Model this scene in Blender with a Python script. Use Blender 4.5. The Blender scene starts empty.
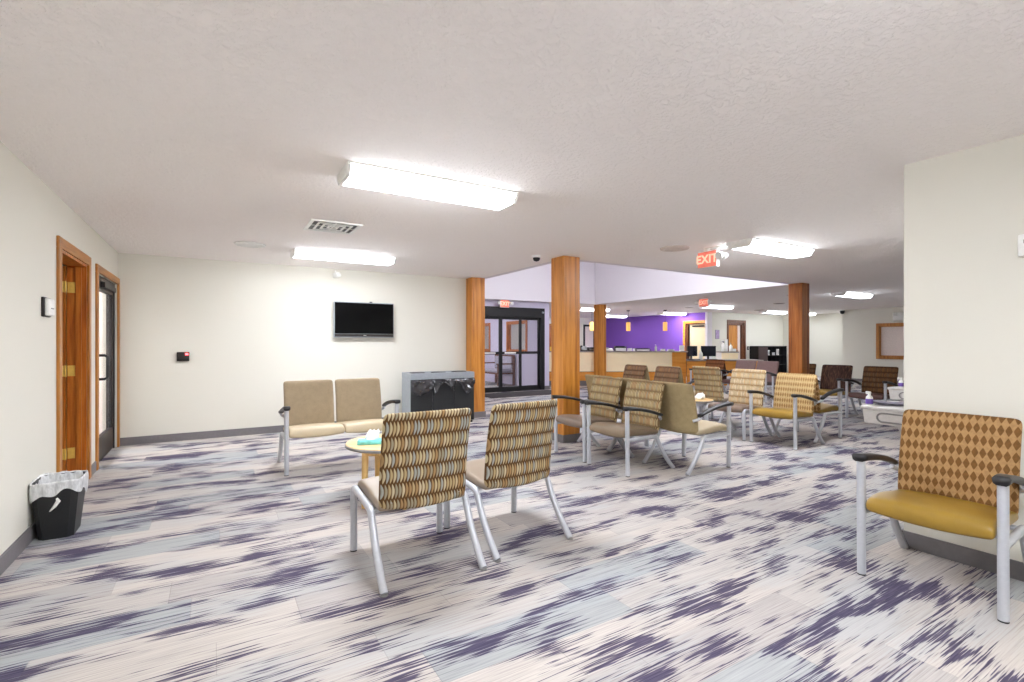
import bpy, bmesh, math, random
from mathutils import Vector, Matrix
random.seed(7)
S = bpy.context.scene
COL = S.collection
PI = math.pi

# ------------------------------------------------------------------ materials
def lin(c):
    r = []
    for v in c[:3]:
        v /= 255.0
        r.append(v / 12.92 if v <= .04045 else ((v + .055) / 1.055) ** 2.4)
    return (r[0], r[1], r[2], 1)

class NT:
    def __init__(s, name):
        s.m = bpy.data.materials.new(name); s.m.use_nodes = True
        s.t = s.m.node_tree; s.n = s.t.nodes; s.l = s.t.links
        s.b = s.n['Principled BSDF']
    def put(s, sock, v):
        if hasattr(v, 'is_output') or isinstance(v, bpy.types.NodeSocket): s.l.new(v, sock)
        elif v is not None: sock.default_value = v
    def math(s, op, a, b=None, c=None):
        n = s.n.new('ShaderNodeMath'); n.operation = op
        s.put(n.inputs[0], a)
        if b is not None: s.put(n.inputs[1], b)
        if c is not None: s.put(n.inputs[2], c)
        return n.outputs[0]
    def obj(s): return s.n.new('ShaderNodeTexCoord').outputs['Object']
    def sep(s, v):
        n = s.n.new('ShaderNodeSeparateXYZ'); s.l.new(v, n.inputs[0]); return n.outputs
    def comb(s, x, y, z=0.0):
        n = s.n.new('ShaderNodeCombineXYZ')
        for i, v in enumerate((x, y, z)): s.put(n.inputs[i], v)
        return n.outputs[0]
    def scale(s, v, k):
        n = s.n.new('ShaderNodeMapping'); s.l.new(v, n.inputs[0]); n.inputs['Scale'].default_value = k; return n.outputs[0]
    def noise(s, v, sc=1.0, det=2.0, rough=.5):
        n = s.n.new('ShaderNodeTexNoise'); s.l.new(v, n.inputs['Vector'])
        n.inputs['Scale'].default_value = sc; n.inputs['Detail'].default_value = det; n.inputs['Roughness'].default_value = rough
        return n.outputs[0]
    def white(s, v):
        n = s.n.new('ShaderNodeTexWhiteNoise'); n.noise_dimensions = '3D'; s.l.new(v, n.inputs['Vector']); return n.outputs['Value']
    def ramp(s, f, stops, const=False):
        n = s.n.new('ShaderNodeValToRGB'); s.put(n.inputs[0], f)
        cr = n.color_ramp
        if const: cr.interpolation = 'CONSTANT'
        while len(cr.elements) < len(stops): cr.elements.new(.5)
        for e, (p, c) in zip(cr.elements, stops): e.position = p; e.color = c
        return n.outputs[0]
    def mix(s, f, a, b, mode='MIX'):
        n = s.n.new('ShaderNodeMix'); n.data_type = 'RGBA'; n.blend_type = mode
        s.put(n.inputs[0], f); s.put(n.inputs[6], a); s.put(n.inputs[7], b); return n.outputs[2]
    def smooth(s, v, lo, hi):
        n = s.n.new('ShaderNodeMapRange'); n.interpolation_type = 'SMOOTHSTEP'
        s.put(n.inputs[0], v); n.inputs[1].default_value = lo; n.inputs[2].default_value = hi
        return n.outputs[0]
    def bump(s, h, st=.3, dist=.01):
        n = s.n.new('ShaderNodeBump'); n.inputs['Strength'].default_value = st; n.inputs['Distance'].default_value = dist
        s.l.new(h, n.inputs['Height']); s.l.new(n.outputs[0], s.b.inputs['Normal'])
    def fin(s, col, rough=.5, metal=0.0, spec=None):
        s.put(s.b.inputs['Base Color'], col); s.put(s.b.inputs['Roughness'], rough); s.b.inputs['Metallic'].default_value = metal
        if spec is not None: s.b.inputs['Specular IOR Level'].default_value = spec
        return s.m

def plain(name, c, rough=.5, metal=0.0, var=.06, sc=30.0, spec=None, bump=0):
    t = NT(name); n = t.noise(t.obj(), sc, 3)
    a = lin(c); lo = tuple(v * (1 - var) for v in a[:3]) + (1,); hi = tuple(min(1, v * (1 + var)) for v in a[:3]) + (1,)
    if bump: t.bump(n, bump, .004)
    return t.fin(t.ramp(n, [(.3, lo), (.7, hi)]), rough, metal, spec)

def emit(name, c, st, base=(204, 204, 204)):
    t = NT(name); t.fin(lin(base), .4)
    t.b.inputs['Emission Color'].default_value = lin(c); t.b.inputs['Emission Strength'].default_value = st
    return t.m

def wood(name, dark, mid, light, axis='z', rough=.38, sc=1.0, boards=0.0):
    t = NT(name); o = t.obj()
    k = {'z': (9*sc, 9*sc, .55*sc), 'x': (.55*sc, 9*sc, 9*sc), 'y': (9*sc, .55*sc, 9*sc)}[axis]
    v = t.scale(o, k)
    n1 = t.noise(v, 2.2, 6, .62); 
    k2 = tuple(q * (7 if q > 5*sc else 3) for q in k)
    n2 = t.noise(t.scale(o, k2), 2.0, 3, .6)
    f = t.math('ADD', t.math('MULTIPLY', n1, .75), t.math('MULTIPLY', n2, .25))
    if boards:
        s_ = t.sep(o)
        b_ = t.math('FLOOR', t.math('DIVIDE', t.math('ADD', s_[0], s_[1]), boards))
        f = t.math('ADD', f, t.math('MULTIPLY', t.math('SUBTRACT', t.white(t.comb(b_, 3.3, 1.1)), .5), .13))
    c = t.ramp(f, [(.30, lin(dark)), (.48, lin(mid)), (.66, lin(light))])
    t.bump(f, .12, .003)
    return t.fin(c, rough)

def wave_fabric(name, ground, cols, row=.088, w=.0190, rough=.85):
    """rows of upright leaf shapes, each leaf its own thread colour"""
    t = NT(name); x, y, z = t.sep(t.obj())
    zz = t.math('DIVIDE', z, row); r = t.math('FLOOR', zz); fz = t.math('FRACT', zz)
    sway = t.math('MULTIPLY', t.math('SINE', t.math('MULTIPLY', fz, PI)), .35)
    uu = t.math('ADD', t.math('ADD', t.math('DIVIDE', x, w), t.math('MULTIPLY', r, .37)), sway)
    u = t.math('FLOOR', uu); fx = t.math('FRACT', uu)
    half = t.math('MULTIPLY', t.math('POWER', t.math('SINE', t.math('MULTIPLY', fz, PI)), .8), .49)
    dd = t.math('ABSOLUTE', t.math('SUBTRACT', fx, .42))
    leaf = t.smooth(t.math('SUBTRACT', half, dd), -.02, .10)
    rnd = t.white(t.comb(u, r, 2.0))
    side = t.math('ADD', t.math('MULTIPLY', rnd, .8), t.math('MULTIPLY', t.math('LESS_THAN', fx, .34), .0))
    n = len(cols)
    lc = t.ramp(side, [(i * .8 / n, lin(c)) for i, c in enumerate(cols)], True)
    lc = t.mix(t.math('MULTIPLY', t.smooth(fx, .45, .85), .7), lc, lin(ground))
    c = t.mix(leaf, lin(ground), lc)
    wv = t.noise(t.scale(t.obj(), (420, 420, 420)), 1.0, 2)
    c = t.mix(.35, c, t.mix(1.0, c, t.ramp(wv, [(.3, (.6, .6, .6, 1)), (.7, (1, 1, 1, 1))]), 'MULTIPLY'))
    t.bump(wv, .2, .001)
    return t.fin(c, rough, 0, .2)

def diamond_fabric(name, dark, light, p=.033, q=.066, bias=.12):
    t = NT(name); x, y, z = t.sep(t.obj())
    a = t.math('COSINE', t.math('MULTIPLY', x, 2*PI/p)); b = t.math('COSINE', t.math('MULTIPLY', z, 2*PI/q))
    f = t.math('ADD', t.math('ADD', a, b), bias)
    m = t.smooth(f, -.18, .18)
    ln = t.math('SINE', t.math('ADD', t.math('MULTIPLY', x, 1500), t.math('MULTIPLY', z, 700)))
    n = t.noise(t.scale(t.obj(), (60, 60, 60)), 1, 3)
    lt = t.ramp(t.math('ADD', t.math('MULTIPLY', ln, .18), n), [(.25, tuple(v*.72 for v in lin(light)[:3]) + (1,)), (.7, lin(light))])
    dk = t.ramp(n, [(.3, tuple(v*.75 for v in lin(dark)[:3]) + (1,)), (.7, lin(dark))])
    return t.fin(t.mix(m, dk, lt), .85, 0, .2)

def streak_fabric(name, a_, b_, c_):
    t = NT(name); n = t.noise(t.scale(t.obj(), (60, 30, 9)), 1, 3, .6)
    return t.fin(t.ramp(n, [(.32, lin(a_)), (.5, lin(b_)), (.66, lin(c_))]), .85, 0, .2)

def weave(name, c, sc=260, var=.3):
    t = NT(name); n = t.noise(t.scale(t.obj(), (sc, sc, sc)), 1, 2)
    n2 = t.noise(t.scale(t.obj(), (18, 18, 18)), 1, 3)
    a = lin(c); f = t.math('ADD', t.math('MULTIPLY', n, .7), t.math('MULTIPLY', n2, .3))
    t.bump(n, .25, .001)
    return t.fin(t.ramp(f, [(.32, tuple(v*(1-var) for v in a[:3]) + (1,)), (.62, tuple(min(1, v*(1+var*.5)) for v in a[:3]) + (1,))]), .9, 0, .2)

def carpet():
    t = NT('plank_carpet'); o = t.obj(); x, y, z = t.sep(o)
    ry = t.math('DIVIDE', y, .25); row = t.math('FLOOR', ry)
    off = t.white(t.comb(row, 7.0, 1.0))
    px = t.math('ADD', t.math('DIVIDE', x, 1.0), off); pl = t.math('FLOOR', px)
    rnd = t.white(t.comb(pl, row, 4.0))
    base = t.ramp(rnd, [(0, lin(CARP[0])), (.35, lin(CARP[1])), (.6, lin(CARP[2])), (.85, lin(CARP[3]))], True)
    st = t.noise(t.comb(t.math('MULTIPLY', x, 3.2), t.math('MULTIPLY', y, 170), rnd), 1.0, 3, .6)
    base = t.mix(1.0, base, t.ramp(st, [(.28, (.70, .69, .71, 1)), (.5, (.95, .95, .95, 1)), (.72, (1.10, 1.10, 1.09, 1))]), 'MULTIPLY')
    # pale cool clouds that drift along the planks
    cl = t.noise(t.comb(t.math('MULTIPLY', x, .9), t.math('MULTIPLY', y, 2.6), 9.0), 1.0, 2)
    cl = t.math('ADD', cl, t.math('MULTIPLY', t.math('SUBTRACT', st, .5), .5))
    base = t.mix(t.math('MULTIPLY', t.smooth(cl, .50, .62), .4), base, lin(CARP[4]))
    # violet dye patches with ragged, combed ends
    jag = t.noise(t.comb(t.math('MULTIPLY', x, 2.6), t.math('MULTIPLY', y, 88), 3.0), 1.0, 1, .5)
    jag2 = t.noise(t.comb(t.math('MULTIPLY', x, 7.0), t.math('MULTIPLY', y, 210), 5.0), 1.0, 1, .5)
    shift = t.math('MULTIPLY', t.math('SUBTRACT', rnd, .5), .25)
    bl = t.noise(t.comb(t.math('MULTIPLY', x, 1.75), t.math('MULTIPLY', y, 4.6), shift), 1.0, 2.2, .55)
    f = t.math('ADD', bl, t.math('MULTIPLY', t.math('SUBTRACT', jag, .5), .56))
    f = t.math('ADD', f, t.math('MULTIPLY', t.math('SUBTRACT', jag2, .5), .36))
    m = t.smooth(f, .528, .60)
    pc = t.ramp(t.math('ADD', t.math('MULTIPLY', jag2, .6), t.math('MULTIPLY', st, .4)), [(.3, lin(CARP[5])), (.52, lin(CARP[6])), (.72, lin(CARP[7]))])
    c = t.mix(t.math('MULTIPLY', m, .93), base, pc)
    # plank joints
    fy = t.math('FRACT', ry); fx = t.math('FRACT', px)
    e = t.math('MAXIMUM', t.math('LESS_THAN', fy, .012), t.math('LESS_THAN', fx, .0035))
    c = t.mix(t.math('MULTIPLY', e, .22), c, lin((80, 75, 80)))
    pile = t.noise(t.scale(o, (700, 700, 700)), 1, 1)
    t.bump(t.math('ADD', pile, t.math('MULTIPLY', st, .6)), .35, .004)
    return t.fin(c, .95, 0, .1)

CARP = [(198, 190, 183), (188, 182, 177), (170, 171, 171), (182, 175, 171), (168, 174, 179), (40, 35, 58), (66, 58, 86), (98, 91, 114)]

def knockdown(name, c):
    t = NT(name); o = t.obj()
    a = t.noise(t.scale(o, (38, 38, 38)), 1, 4, .6)
    b = t.noise(t.scale(o, (11, 11, 11)), 1, 2)
    h = t.smooth(t.math('ADD', t.math('MULTIPLY', a, .75), t.math('MULTIPLY', b, .25)), .46, .58)
    t.bump(h, .55, .008)
    return t.fin(lin(c), .9, 0, .15)

def paint(name, c):
    t = NT(name); n = t.noise(t.scale(t.obj(), (160, 160, 160)), 1, 3); t.bump(n, .06, .002)
    return t.fin(lin(c), .75, 0, .2)

def glass(name, tint=(245, 245, 250), alpha=.16):
    t = NT(name)
    t.b.inputs['Base Color'].default_value = lin(tint); t.b.inputs['Roughness'].default_value = .03
    t.b.inputs['Alpha'].default_value = alpha; t.b.inputs['IOR'].default_value = 1.45
    return t.m

def plastic_film(name, c, alpha, rough=.3):
    t = NT(name); n = t.noise(t.scale(t.obj(), (40, 40, 14)), 1, 3, .6)
    t.fin(lin(c), rough); t.put(t.b.inputs['Alpha'], t.ramp(n, [(.35, (alpha*.8,)*3 + (1,)), (.6, (min(1, alpha*1.2),)*3 + (1,))]))
    t.bump(n, .8, .01)
    return t.m

W = {}
W['wall'] = paint('cream_wall_paint', (221, 218, 207))
W['wallgrey'] = paint('pale_grey_wall_paint', (226, 224, 213))
W['white'] = paint('white_wall_paint', (230, 226, 230))
W['lav'] = paint('pale_lavender_paint', (208, 202, 220))
W['purple'] = paint('violet_wall_paint', (120, 80, 168))
W['ceil'] = knockdown('knockdown_ceiling', (250, 245, 242))
W['carpet'] = carpet()
W['base'] = plain('vinyl_base', (116, 112, 114), .5)
W['oak'] = wood('oak_column', (138, 78, 20), (192, 122, 42), (214, 148, 64), 'z', .35, 1.0, .09)
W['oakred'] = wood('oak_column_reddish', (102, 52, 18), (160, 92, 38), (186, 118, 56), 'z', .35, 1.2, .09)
W['oakdark'] = wood('oak_stained_door', (110, 52, 12), (184, 102, 32), (214, 134, 52), 'z', .35, 1.3)
W['oaktrim'] = wood('oak_casing', (128, 74, 22), (172, 110, 40), (196, 134, 58), 'z', .4, 1.4)
W['oaktrimy'] = wood('oak_head_casing', (128, 74, 22), (172, 110, 40), (196, 134, 58), 'y', .4, 1.4)
W['walnut'] = wood('brown_door_frame', (70, 36, 20), (104, 60, 36), (128, 80, 50), 'z', .4, 1.4)
W['honey'] = wood('honey_oak_panel', (190, 112, 28), (222, 146, 52), (236, 168, 78), 'x', .4, .8)
W['maple'] = wood('pale_maple', (204, 158, 92), (222, 184, 124), (234, 202, 148), 'x', .35, .8)
W['maplez'] = wood('pale_maple_leg', (200, 154, 80), (224, 184, 112), (238, 204, 140), 'z', .35, 1)
W['cream'] = plain('cream_laminate', (254, 236, 196), .35, 0, .02, 5)
W['greytop'] = plain('grey_laminate', (150, 140, 132), .35, 0, .12, 90)
W['silver'] = plain('silver_powder_coat', (196, 198, 204), .32, .35, .03, 60)
W['dkmetal'] = plain('dark_bronze_metal', (42, 36, 34), .4, .3)
W['black'] = plain('black_plastic', (22, 22, 24), .45)
W['arm'] = plain('black_urethane', (30, 28, 30), .42, 0, .1)
W['bin'] = plain('bin_black', (28, 29, 30), .5)
W['bag'] = plain('black_bag_film', (46, 46, 50), .16, 0, .4, 14, .8, .8)
W['binface'] = plain('black_cloth_panel', (34, 35, 36), .7)
W['greyframe'] = plain('grey_plastic_frame', (150, 156, 162), .5)
W['liner'] = plastic_film('clear_bin_liner', (250, 251, 252), .64)
W['whiteplastic'] = plain('white_plastic', (236, 236, 232), .4)
W['greyplastic'] = plain('light_grey_moulded_plastic', (204, 200, 196), .45)
W['greyline'] = plain('grey_recess_plastic', (140, 137, 135), .5)
W['brass'] = plain('brass', (250, 212, 108), .3, .2)
W['chrome'] = plain('chrome', (210, 210, 214), .2, 1)
W['screen'] = plain('black_screen', (4, 4, 5), .15, 0, 0, 30, .15)
W['screen2'] = plain('dark_monitor_screen', (26, 28, 40), .2, 0, 0)
W['glass'] = glass('clear_glass', (200, 200, 205), .10)
W['glassdoor'] = glass('entrance_glass', (120, 120, 130), .10)
W['lamp'] = emit('lit_diffuser', (242, 247, 255), 22.0)
W['lampfill'] = emit('lit_diffuser_fill', (242, 247, 255), 17.0)
W['lampdim'] = emit('lit_diffuser_soft', (242, 247, 255), 10.0)
W['lampcap'] = plain('white_enamel', (240, 240, 236), .4)
W['amber'] = emit('amber_pendant_glass', (255, 176, 80), .22, (240, 190, 110))
W['exit'] = emit('lit_exit_face', (255, 120, 96), .15, (222, 122, 104))
W['exitlet'] = emit('lit_exit_letters', (255, 200, 170), .30, (250, 196, 170))
W['redled'] = emit('red_led', (255, 20, 40), 3.0)
W['grille'] = plain('grey_speaker_grille', (212, 200, 192), .7)
W['darkgrille'] = plain('dark_ceiling_grille', (92, 86, 82), .6)
W['mat'] = plain('charcoal_mat', (62, 57, 58), .95, 0, .2, 60)
W['paper'] = plain('white_paper', (244, 244, 244), .8, 0, .02)
W['teal'] = plain('turquoise_card', (112, 200, 206), .5, 0, .3, 22)
W['violetlabel'] = plain('violet_label', (112, 84, 170), .5)
W['yellow'] = plain('yellow_plastic', (240, 200, 60), .5)
W['poster'] = plain('lavender_print', (178, 156, 196), .6, 0, .25, 14)
W['panelbeige'] = plain('blind_beige', (229, 216, 208), .7)
W['brownbox'] = plain('dark_brown_laminate', (58, 40, 42), .45)
W['benchcloth'] = weave('grey_bench_cloth', (176, 172, 184))
W['corridor'] = paint('pink_white_corridor_paint', (240, 228, 222))
# chair fabrics
TAN = [(184, 160, 118), (196, 178, 140), (162, 164, 156), (168, 134, 92), (200, 184, 150), (158, 148, 124)]
F = {}
F['wave'] = wave_fabric('leaf_row_fabric_tan', (94, 66, 38), TAN)
F['waveolive'] = wave_fabric('leaf_row_fabric_olive', (122, 98, 66), [(192, 170, 126), (184, 164, 124), (170, 158, 130), (186, 150, 110), (198, 180, 140)], .088, .0205)
F['wavecream'] = wave_fabric('leaf_row_fabric_cream', (150, 120, 84), [(226, 206, 168), (214, 196, 160), (206, 190, 160), (222, 190, 144), (232, 216, 182)])
F['wavebrown'] = wave_fabric('leaf_row_fabric_brown', (84, 58, 40), [(150, 116, 84), (140, 112, 86), (128, 104, 84), (160, 122, 84), (150, 126, 96)])
F['waveumber'] = wave_fabric('leaf_row_fabric_umber', (70, 44, 26), [(132, 96, 62), (120, 90, 60), (110, 84, 60), (142, 100, 60), (124, 100, 74)])
F['waverust'] = wave_fabric('leaf_row_fabric_rust', (80, 44, 24), [(146, 92, 54), (136, 86, 50), (120, 80, 54), (150, 98, 56)])
F['diamond'] = diamond_fabric('diamond_fabric_gold', (122, 86, 46), (176, 138, 92))
F['diamondlight'] = diamond_fabric('diamond_fabric_straw', (146, 112, 70), (190, 164, 118), .030, .072, .2)
F['plum'] = streak_fabric('streak_fabric_dark_brown', (46, 30, 28), (74, 52, 46), (108, 80, 62))
F['tanplain'] = weave('plain_fabric_tan', (160, 142, 106))
F['taupe'] = weave('plain_fabric_taupe', (160, 143, 118), 200, .2)
F['mauve'] = weave('plain_fabric_mauve', (136, 112, 108), 200, .15)
F['v_taupe'] = plain('vinyl_taupe', (146, 130, 113), .42, 0, .04, 8)
F['v_olive'] = plain('vinyl_olive_taupe', (124, 106, 84), .42, 0, .04, 8)
F['v_brown'] = plain('vinyl_brown_grey', (122, 104, 90), .42, 0, .04, 8)
F['v_mustard'] = plain('vinyl_mustard', (146, 114, 38), .36, 0, .06, 8)
F['v_cream'] = plain('vinyl_cream', (192, 175, 144), .42, 0, .04, 8)
F['v_plum'] = plain('vinyl_plum_brown', (92, 62, 56), .42, 0, .05, 8)

# ------------------------------------------------------------------ mesh helpers
class MB:
    def __init__(s): s.v = []; s.f = []; s.sm = []
    def add(s, vs, fs, smooth=False):
        k = len(s.v); s.v += [tuple(p) for p in vs]
        for f in fs: s.f.append(tuple(i + k for i in f)); s.sm.append(smooth)
        return s
    def box(s, x0, x1, y0, y1, z0, z1, M=None):
        vs = [Vector((x, y, z)) for z in (z0, z1) for y in (y0, y1) for x in (x0, x1)]
        if M: vs = [M @ p for p in vs]
        return s.add(vs, [(0, 2, 3, 1), (4, 5, 7, 6), (0, 1, 5, 4), (2, 6, 7, 3), (0, 4, 6, 2), (1, 3, 7, 5)])
    def rbox(s, x0, x1, y0, y1, z0, z1, r=.01, seg=2, M=None):
        bm = bmesh.new(); bmesh.ops.create_cube(bm, size=1)
        for p in bm.verts: p.co = Vector(((x0+x1)/2 + p.co.x*(x1-x0), (y0+y1)/2 + p.co.y*(y1-y0), (z0+z1)/2 + p.co.z*(z1-z0)))
        bmesh.ops.bevel(bm, geom=list(bm.edges), offset=r, segments=seg, profile=.5, affect='EDGES')
        bm.verts.index_update()
        vs = [(M @ p.co if M else p.co.copy()) for p in bm.verts]; fs = [[q.index for q in f.verts] for f in bm.faces]
        bm.free(); return s.add(vs, fs, True)
    def tube(s, pts, r, seg=12, cap=True, ell=1.0):
        pts = [Vector(p) for p in pts]; n = len(pts)
        rs = r if isinstance(r, (list, tuple)) else [r]*n
        T = [(pts[min(i+1, n-1)] - pts[max(i-1, 0)]).normalized() for i in range(n)]
        up = Vector((1, 0, 0)) if abs(T[0].x) < .8 else Vector((0, 1, 0))
        A = (up - T[0]*up.dot(T[0])).normalized(); vs = []
        for i in range(n):
            A = (A - T[i]*A.dot(T[i])).normalized(); B = T[i].cross(A)
            for k in range(seg):
                a = 2*PI*k/seg; vs.append(pts[i] + (A*math.cos(a) + B*math.sin(a)*ell)*rs[i])
        fs = [(i*seg+k, i*seg+(k+1) % seg, (i+1)*seg+(k+1) % seg, (i+1)*seg+k) for i in range(n-1) for k in range(seg)]
        s.add(vs, fs, True)
        if cap:
            s.add(vs[:seg], [tuple(reversed(range(seg)))]); s.add(vs[-seg:], [tuple(range(seg))])
        return s
    def lathe(s, prof, c=(0, 0), seg=24, smooth=True):
        vs = []; n = len(prof)
        for (r, z) in prof:
            for k in range(seg):
                a = 2*PI*k/seg; vs.append((c[0] + r*math.cos(a), c[1] + r*math.sin(a), z))
        fs = [(i*seg+k, i*seg+(k+1) % seg, (i+1)*seg+(k+1) % seg, (i+1)*seg+k) for i in range(n-1) for k in range(seg)]
        s.add(vs, fs, smooth)
        s.add(vs[:seg], [tuple(reversed(range(seg)))]); s.add(vs[-seg:], [tuple(range(seg))])
        return s
    def prism(s, outline, z0, z1, M=None):
        n = len(outline)
        vs = [Vector((x, y, z0)) for x, y in outline] + [Vector((x, y, z1)) for x, y in outline]
        if M: vs = [M @ p for p in vs]
        return s.add(vs, [tuple(reversed(range(n))), tuple(range(n, 2*n))] + [(i, (i+1) % n, n+(i+1) % n, n+i) for i in range(n)])
    def build(s, name, mat, parent=None, sub=0, bevel=0):
        me = bpy.data.meshes.new(name); me.from_pydata(s.v, [], s.f); me.update()
        bm = bmesh.new(); bm.from_mesh(me); bmesh.ops.recalc_face_normals(bm, faces=bm.faces); bm.to_mesh(me); bm.free()
        for p, q in zip(me.polygons, s.sm): p.use_smooth = q
        me.materials.append(mat)
        o = bpy.data.objects.new(name, me); COL.objects.link(o)
        if parent: o.parent = parent
        if sub:
            m = o.modifiers.new('round', 'SUBSURF'); m.levels = sub; m.render_levels = sub
            for p in me.polygons: p.use_smooth = True
        if bevel:
            m = o.modifiers.new('edge', 'BEVEL'); m.width = bevel; m.segments = 2; m.limit_method = 'ANGLE'
        return o

def tag(o, label, cat, group=None):
    o['label'] = label; o['category'] = cat
    if group: o['group'] = group
    return o
def thing(name, label, cat, loc=(0, 0, 0), rz=0, group=None):
    o = bpy.data.objects.new(name, None); COL.objects.link(o); o.empty_display_size = .1
    o.location = loc; o.rotation_euler = (0, 0, rz)
    return tag(o, label, cat, group)
def struct(o):
    o['kind'] = 'structure'; return o
def sempty(name, loc=(0, 0, 0), rz=0):
    o = bpy.data.objects.new(name, None); COL.objects.link(o); o.location = loc; o.rotation_euler = (0, 0, rz)
    return struct(o)
def setmat(o, m):
    o.material_slots[0].link = 'OBJECT'; o.material_slots[0].material = m
def dup(root, loc, rz, label, group=None, mats=None):
    r = root.copy(); COL.objects.link(r); r.location = loc; r.rotation_euler = (0, 0, rz); r['label'] = label
    if group: r['group'] = group
    for ch in list(root.children):
        c = ch.copy(); COL.objects.link(c); c.parent = r
        for g in list(ch.children):
            d = g.copy(); COL.objects.link(d); d.parent = c
    if mats: paint_chair(r, mats)
    return r
def base_name(o): return o.name.split('.')[0]
def paint_chair(r, mats):
    for c in r.children:
        if base_name(c) in mats: setmat(c, mats[base_name(c)])
def bez(p0, p1, p2, n=8):
    p0, p1, p2 = Vector(p0), Vector(p1), Vector(p2)
    return [(p0*(1-t)**2 + p1*2*t*(1-t) + p2*t*t) for t in [i/n for i in range(n+1)]]

# ------------------------------------------------------------------ the setting
H = 2.44
XL, YB, XR, YR = -1.03, 7.92, 3.79, 1.42
AX0, AX1, AY0, AY1 = 4.14, 9.62, 5.43, 11.22
struct(MB().box(-3.4, 20.7, -4.2, 18.3, -.1, 0).build('floor', W['carpet']))
c = MB()
c.box(-3.4, AX0, -4.2, 18.3, H, H+.1).box(AX1, 20.7, -4.2, 18.3, H, H+.1)
c.box(AX0, AX1, -4.2, AY0, H, H+.1).box(AX0, AX1, AY1, 18.3, H, H+.1)
struct(c.build('ceiling', W['ceil']))
# main room
D1, D2 = (5.13, 6.12, 2.04), (6.58, 7.83, 2.03)
w = MB()
w.box(XL-.14, XL, -4.1, D1[0], 0, H).box(XL-.14, XL, D1[0], D1[1], D1[2], H).box(XL-.14, XL, D1[1], D2[0], 0, H)
w.box(XL-.14, XL, D2[0], D2[1], D2[2], H).box(XL-.14, XL, D2[1], YB+.14, 0, H)
struct(w.build('wall_left', W['wall']))
struct(MB().box(XL, 3.9, YB, YB+.14, 0, H).build('wall_back', W['wall']))
struct(MB().box(XR, XR+.16, -4.1, YR, 0, H).build('wall_right', W['wall']))
struct(MB().box(XR+.16, 18.75, YR-.16, YR, 0, H).build('wall_south', W['wall']))
struct(MB().box(XL-.14, XR+.16, -4.2, -4.1, 0, H).build('wall_rear', W['wall']))
# lobby
struct(MB().box(3.9, 4.02, YB+.14, 11.4, 0, H).build('wall_lobby_left', W['wall']))
w = MB(); w.box(4.02, 5.15, 11.4, 11.55, 0, H).box(5.15, 7.92, 11.4, 11.55, 2.26, H).box(7.92, 8.10, 11.4, 11.55, 0, H)
struct(w.build('wall_entrance', W['lav']))
# vestibule right wall with two window openings, far wall, left wall
w = MB(); VX = 8.10
VW = [(12.45, 13.5), (14.75, 15.6)]
w.box(VX-.1, VX, 11.55, 16.1, 0, 1.08).box(VX-.1, VX, 11.55, 16.1, 1.90, H)
w.box(VX-.1, VX, 11.55, VW[0][0], 1.08, 1.90).box(VX-.1, VX, VW[0][1], VW[1][0], 1.08, 1.90).box(VX-.1, VX, VW[1][1], 16.1, 1.08, 1.90)
struct(w.build('wall_vestibule_right', W['lav']))
struct(MB().box(4.02, VX, 16.1, 16.2, 0, H).build('wall_vestibule_far', W['lav']))
struct(MB().box(VX-.1, VX, 16.2, 17.7, 0, H).box(VX, 15.7, 17.6, 17.7, 0, H).build('wall_reception_far', W['wallgrey']))
# reception area: violet wall with a door opening, the far end, and beyond
PD = (11.98, 12.9, 2.05)
w = MB(); w.box(15.6, 15.74, PD[1], 18.2, 0, H).box(15.6, 15.74, PD[0], PD[1], PD[2], H).box(15.6, 15.74, 11.93, PD[0], 0, H)
struct(w.build('wall_reception', W['purple']))
struct(MB().box(15.5, 15.76, 11.83, 11.93, 0, H).build('trim_1', W['white']))
KD = (16.78, 17.75, 2.09)
w = MB(); w.box(15.76, KD[0], 11.88, 12.0, 0, H).box(KD[0], KD[1], 11.88, 12.0, KD[2], H).box(KD[1], 20.5, 11.88, 12.0, 0, H)
struct(w.build('wall_far', W['wallgrey']))
struct(MB().box(20.4, 20.52, 8.75, 11.9, 0, H).build('wall_recess', W['wallgrey']))
struct(MB().box(18.725, 20.39, 8.63, 8.745, 0, H).build('wall_recess_side', W['wallgrey']))
RW = (5.9, 7.62, .88, 1.84)
w = MB(); w.box(18.6, 18.72, YR, RW[0], 0, H).box(18.6, 18.72, RW[1], 8.75, 0, H).box(18.6, 18.72, RW[0], RW[1], 0, RW[2]).box(18.6, 18.72, RW[0], RW[1], RW[3], H)
struct(w.build('wall_far_right', W['wallgrey']))
# atrium shaft with a skylight
ZT = 4.1
struct(MB().box(AX0-.1, AX0+.004, AY0-.1, AY1+.1, H-.001, ZT).build('wall_atrium_left', W['white']))
struct(MB().box(AX1-.004, AX1+.1, AY0-.1, AY1+.1, H-.001, ZT).build('wall_atrium_right', W['white']))
struct(MB().box(AX0+.004, AX1-.004, AY1-.004, AY1+.1, H-.001, ZT).build('wall_atrium_far', W['white']))
struct(MB().box(AX0+.004, AX1-.004, AY0-.1, AY0+.004, H-.001, ZT).build('wall_atrium_near', W['white']))
KX0, KX1, KY0, KY1 = 5.4, 8.3, 6.8, 9.8
w = MB(); w.box(AX0-.1, KX0, AY0-.1, AY1+.1, ZT, ZT+.1).box(KX1, AX1+.1, AY0-.1, AY1+.1, ZT, ZT+.1)
w.box(KX0, KX1, AY0-.1, KY0, ZT, ZT+.1).box(KX0, KX1, KY1, AY1+.1, ZT, ZT+.1)
struct(w.build('ceiling_atrium', W['white']))
wi = sempty('window_1', (0, 0, 0))
w = MB()
for i in range(4):
    x = KX0 + (KX1-KX0)*i/3; w.box(x-.03, x+.03, KY0, KY1, ZT+.1, ZT+.16)
for y in (KY0, KY1): w.box(KX0, KX1, y-.03, y+.03, ZT+.1, ZT+.16)
w.build('window_frame', W['lampcap'], wi)
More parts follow.
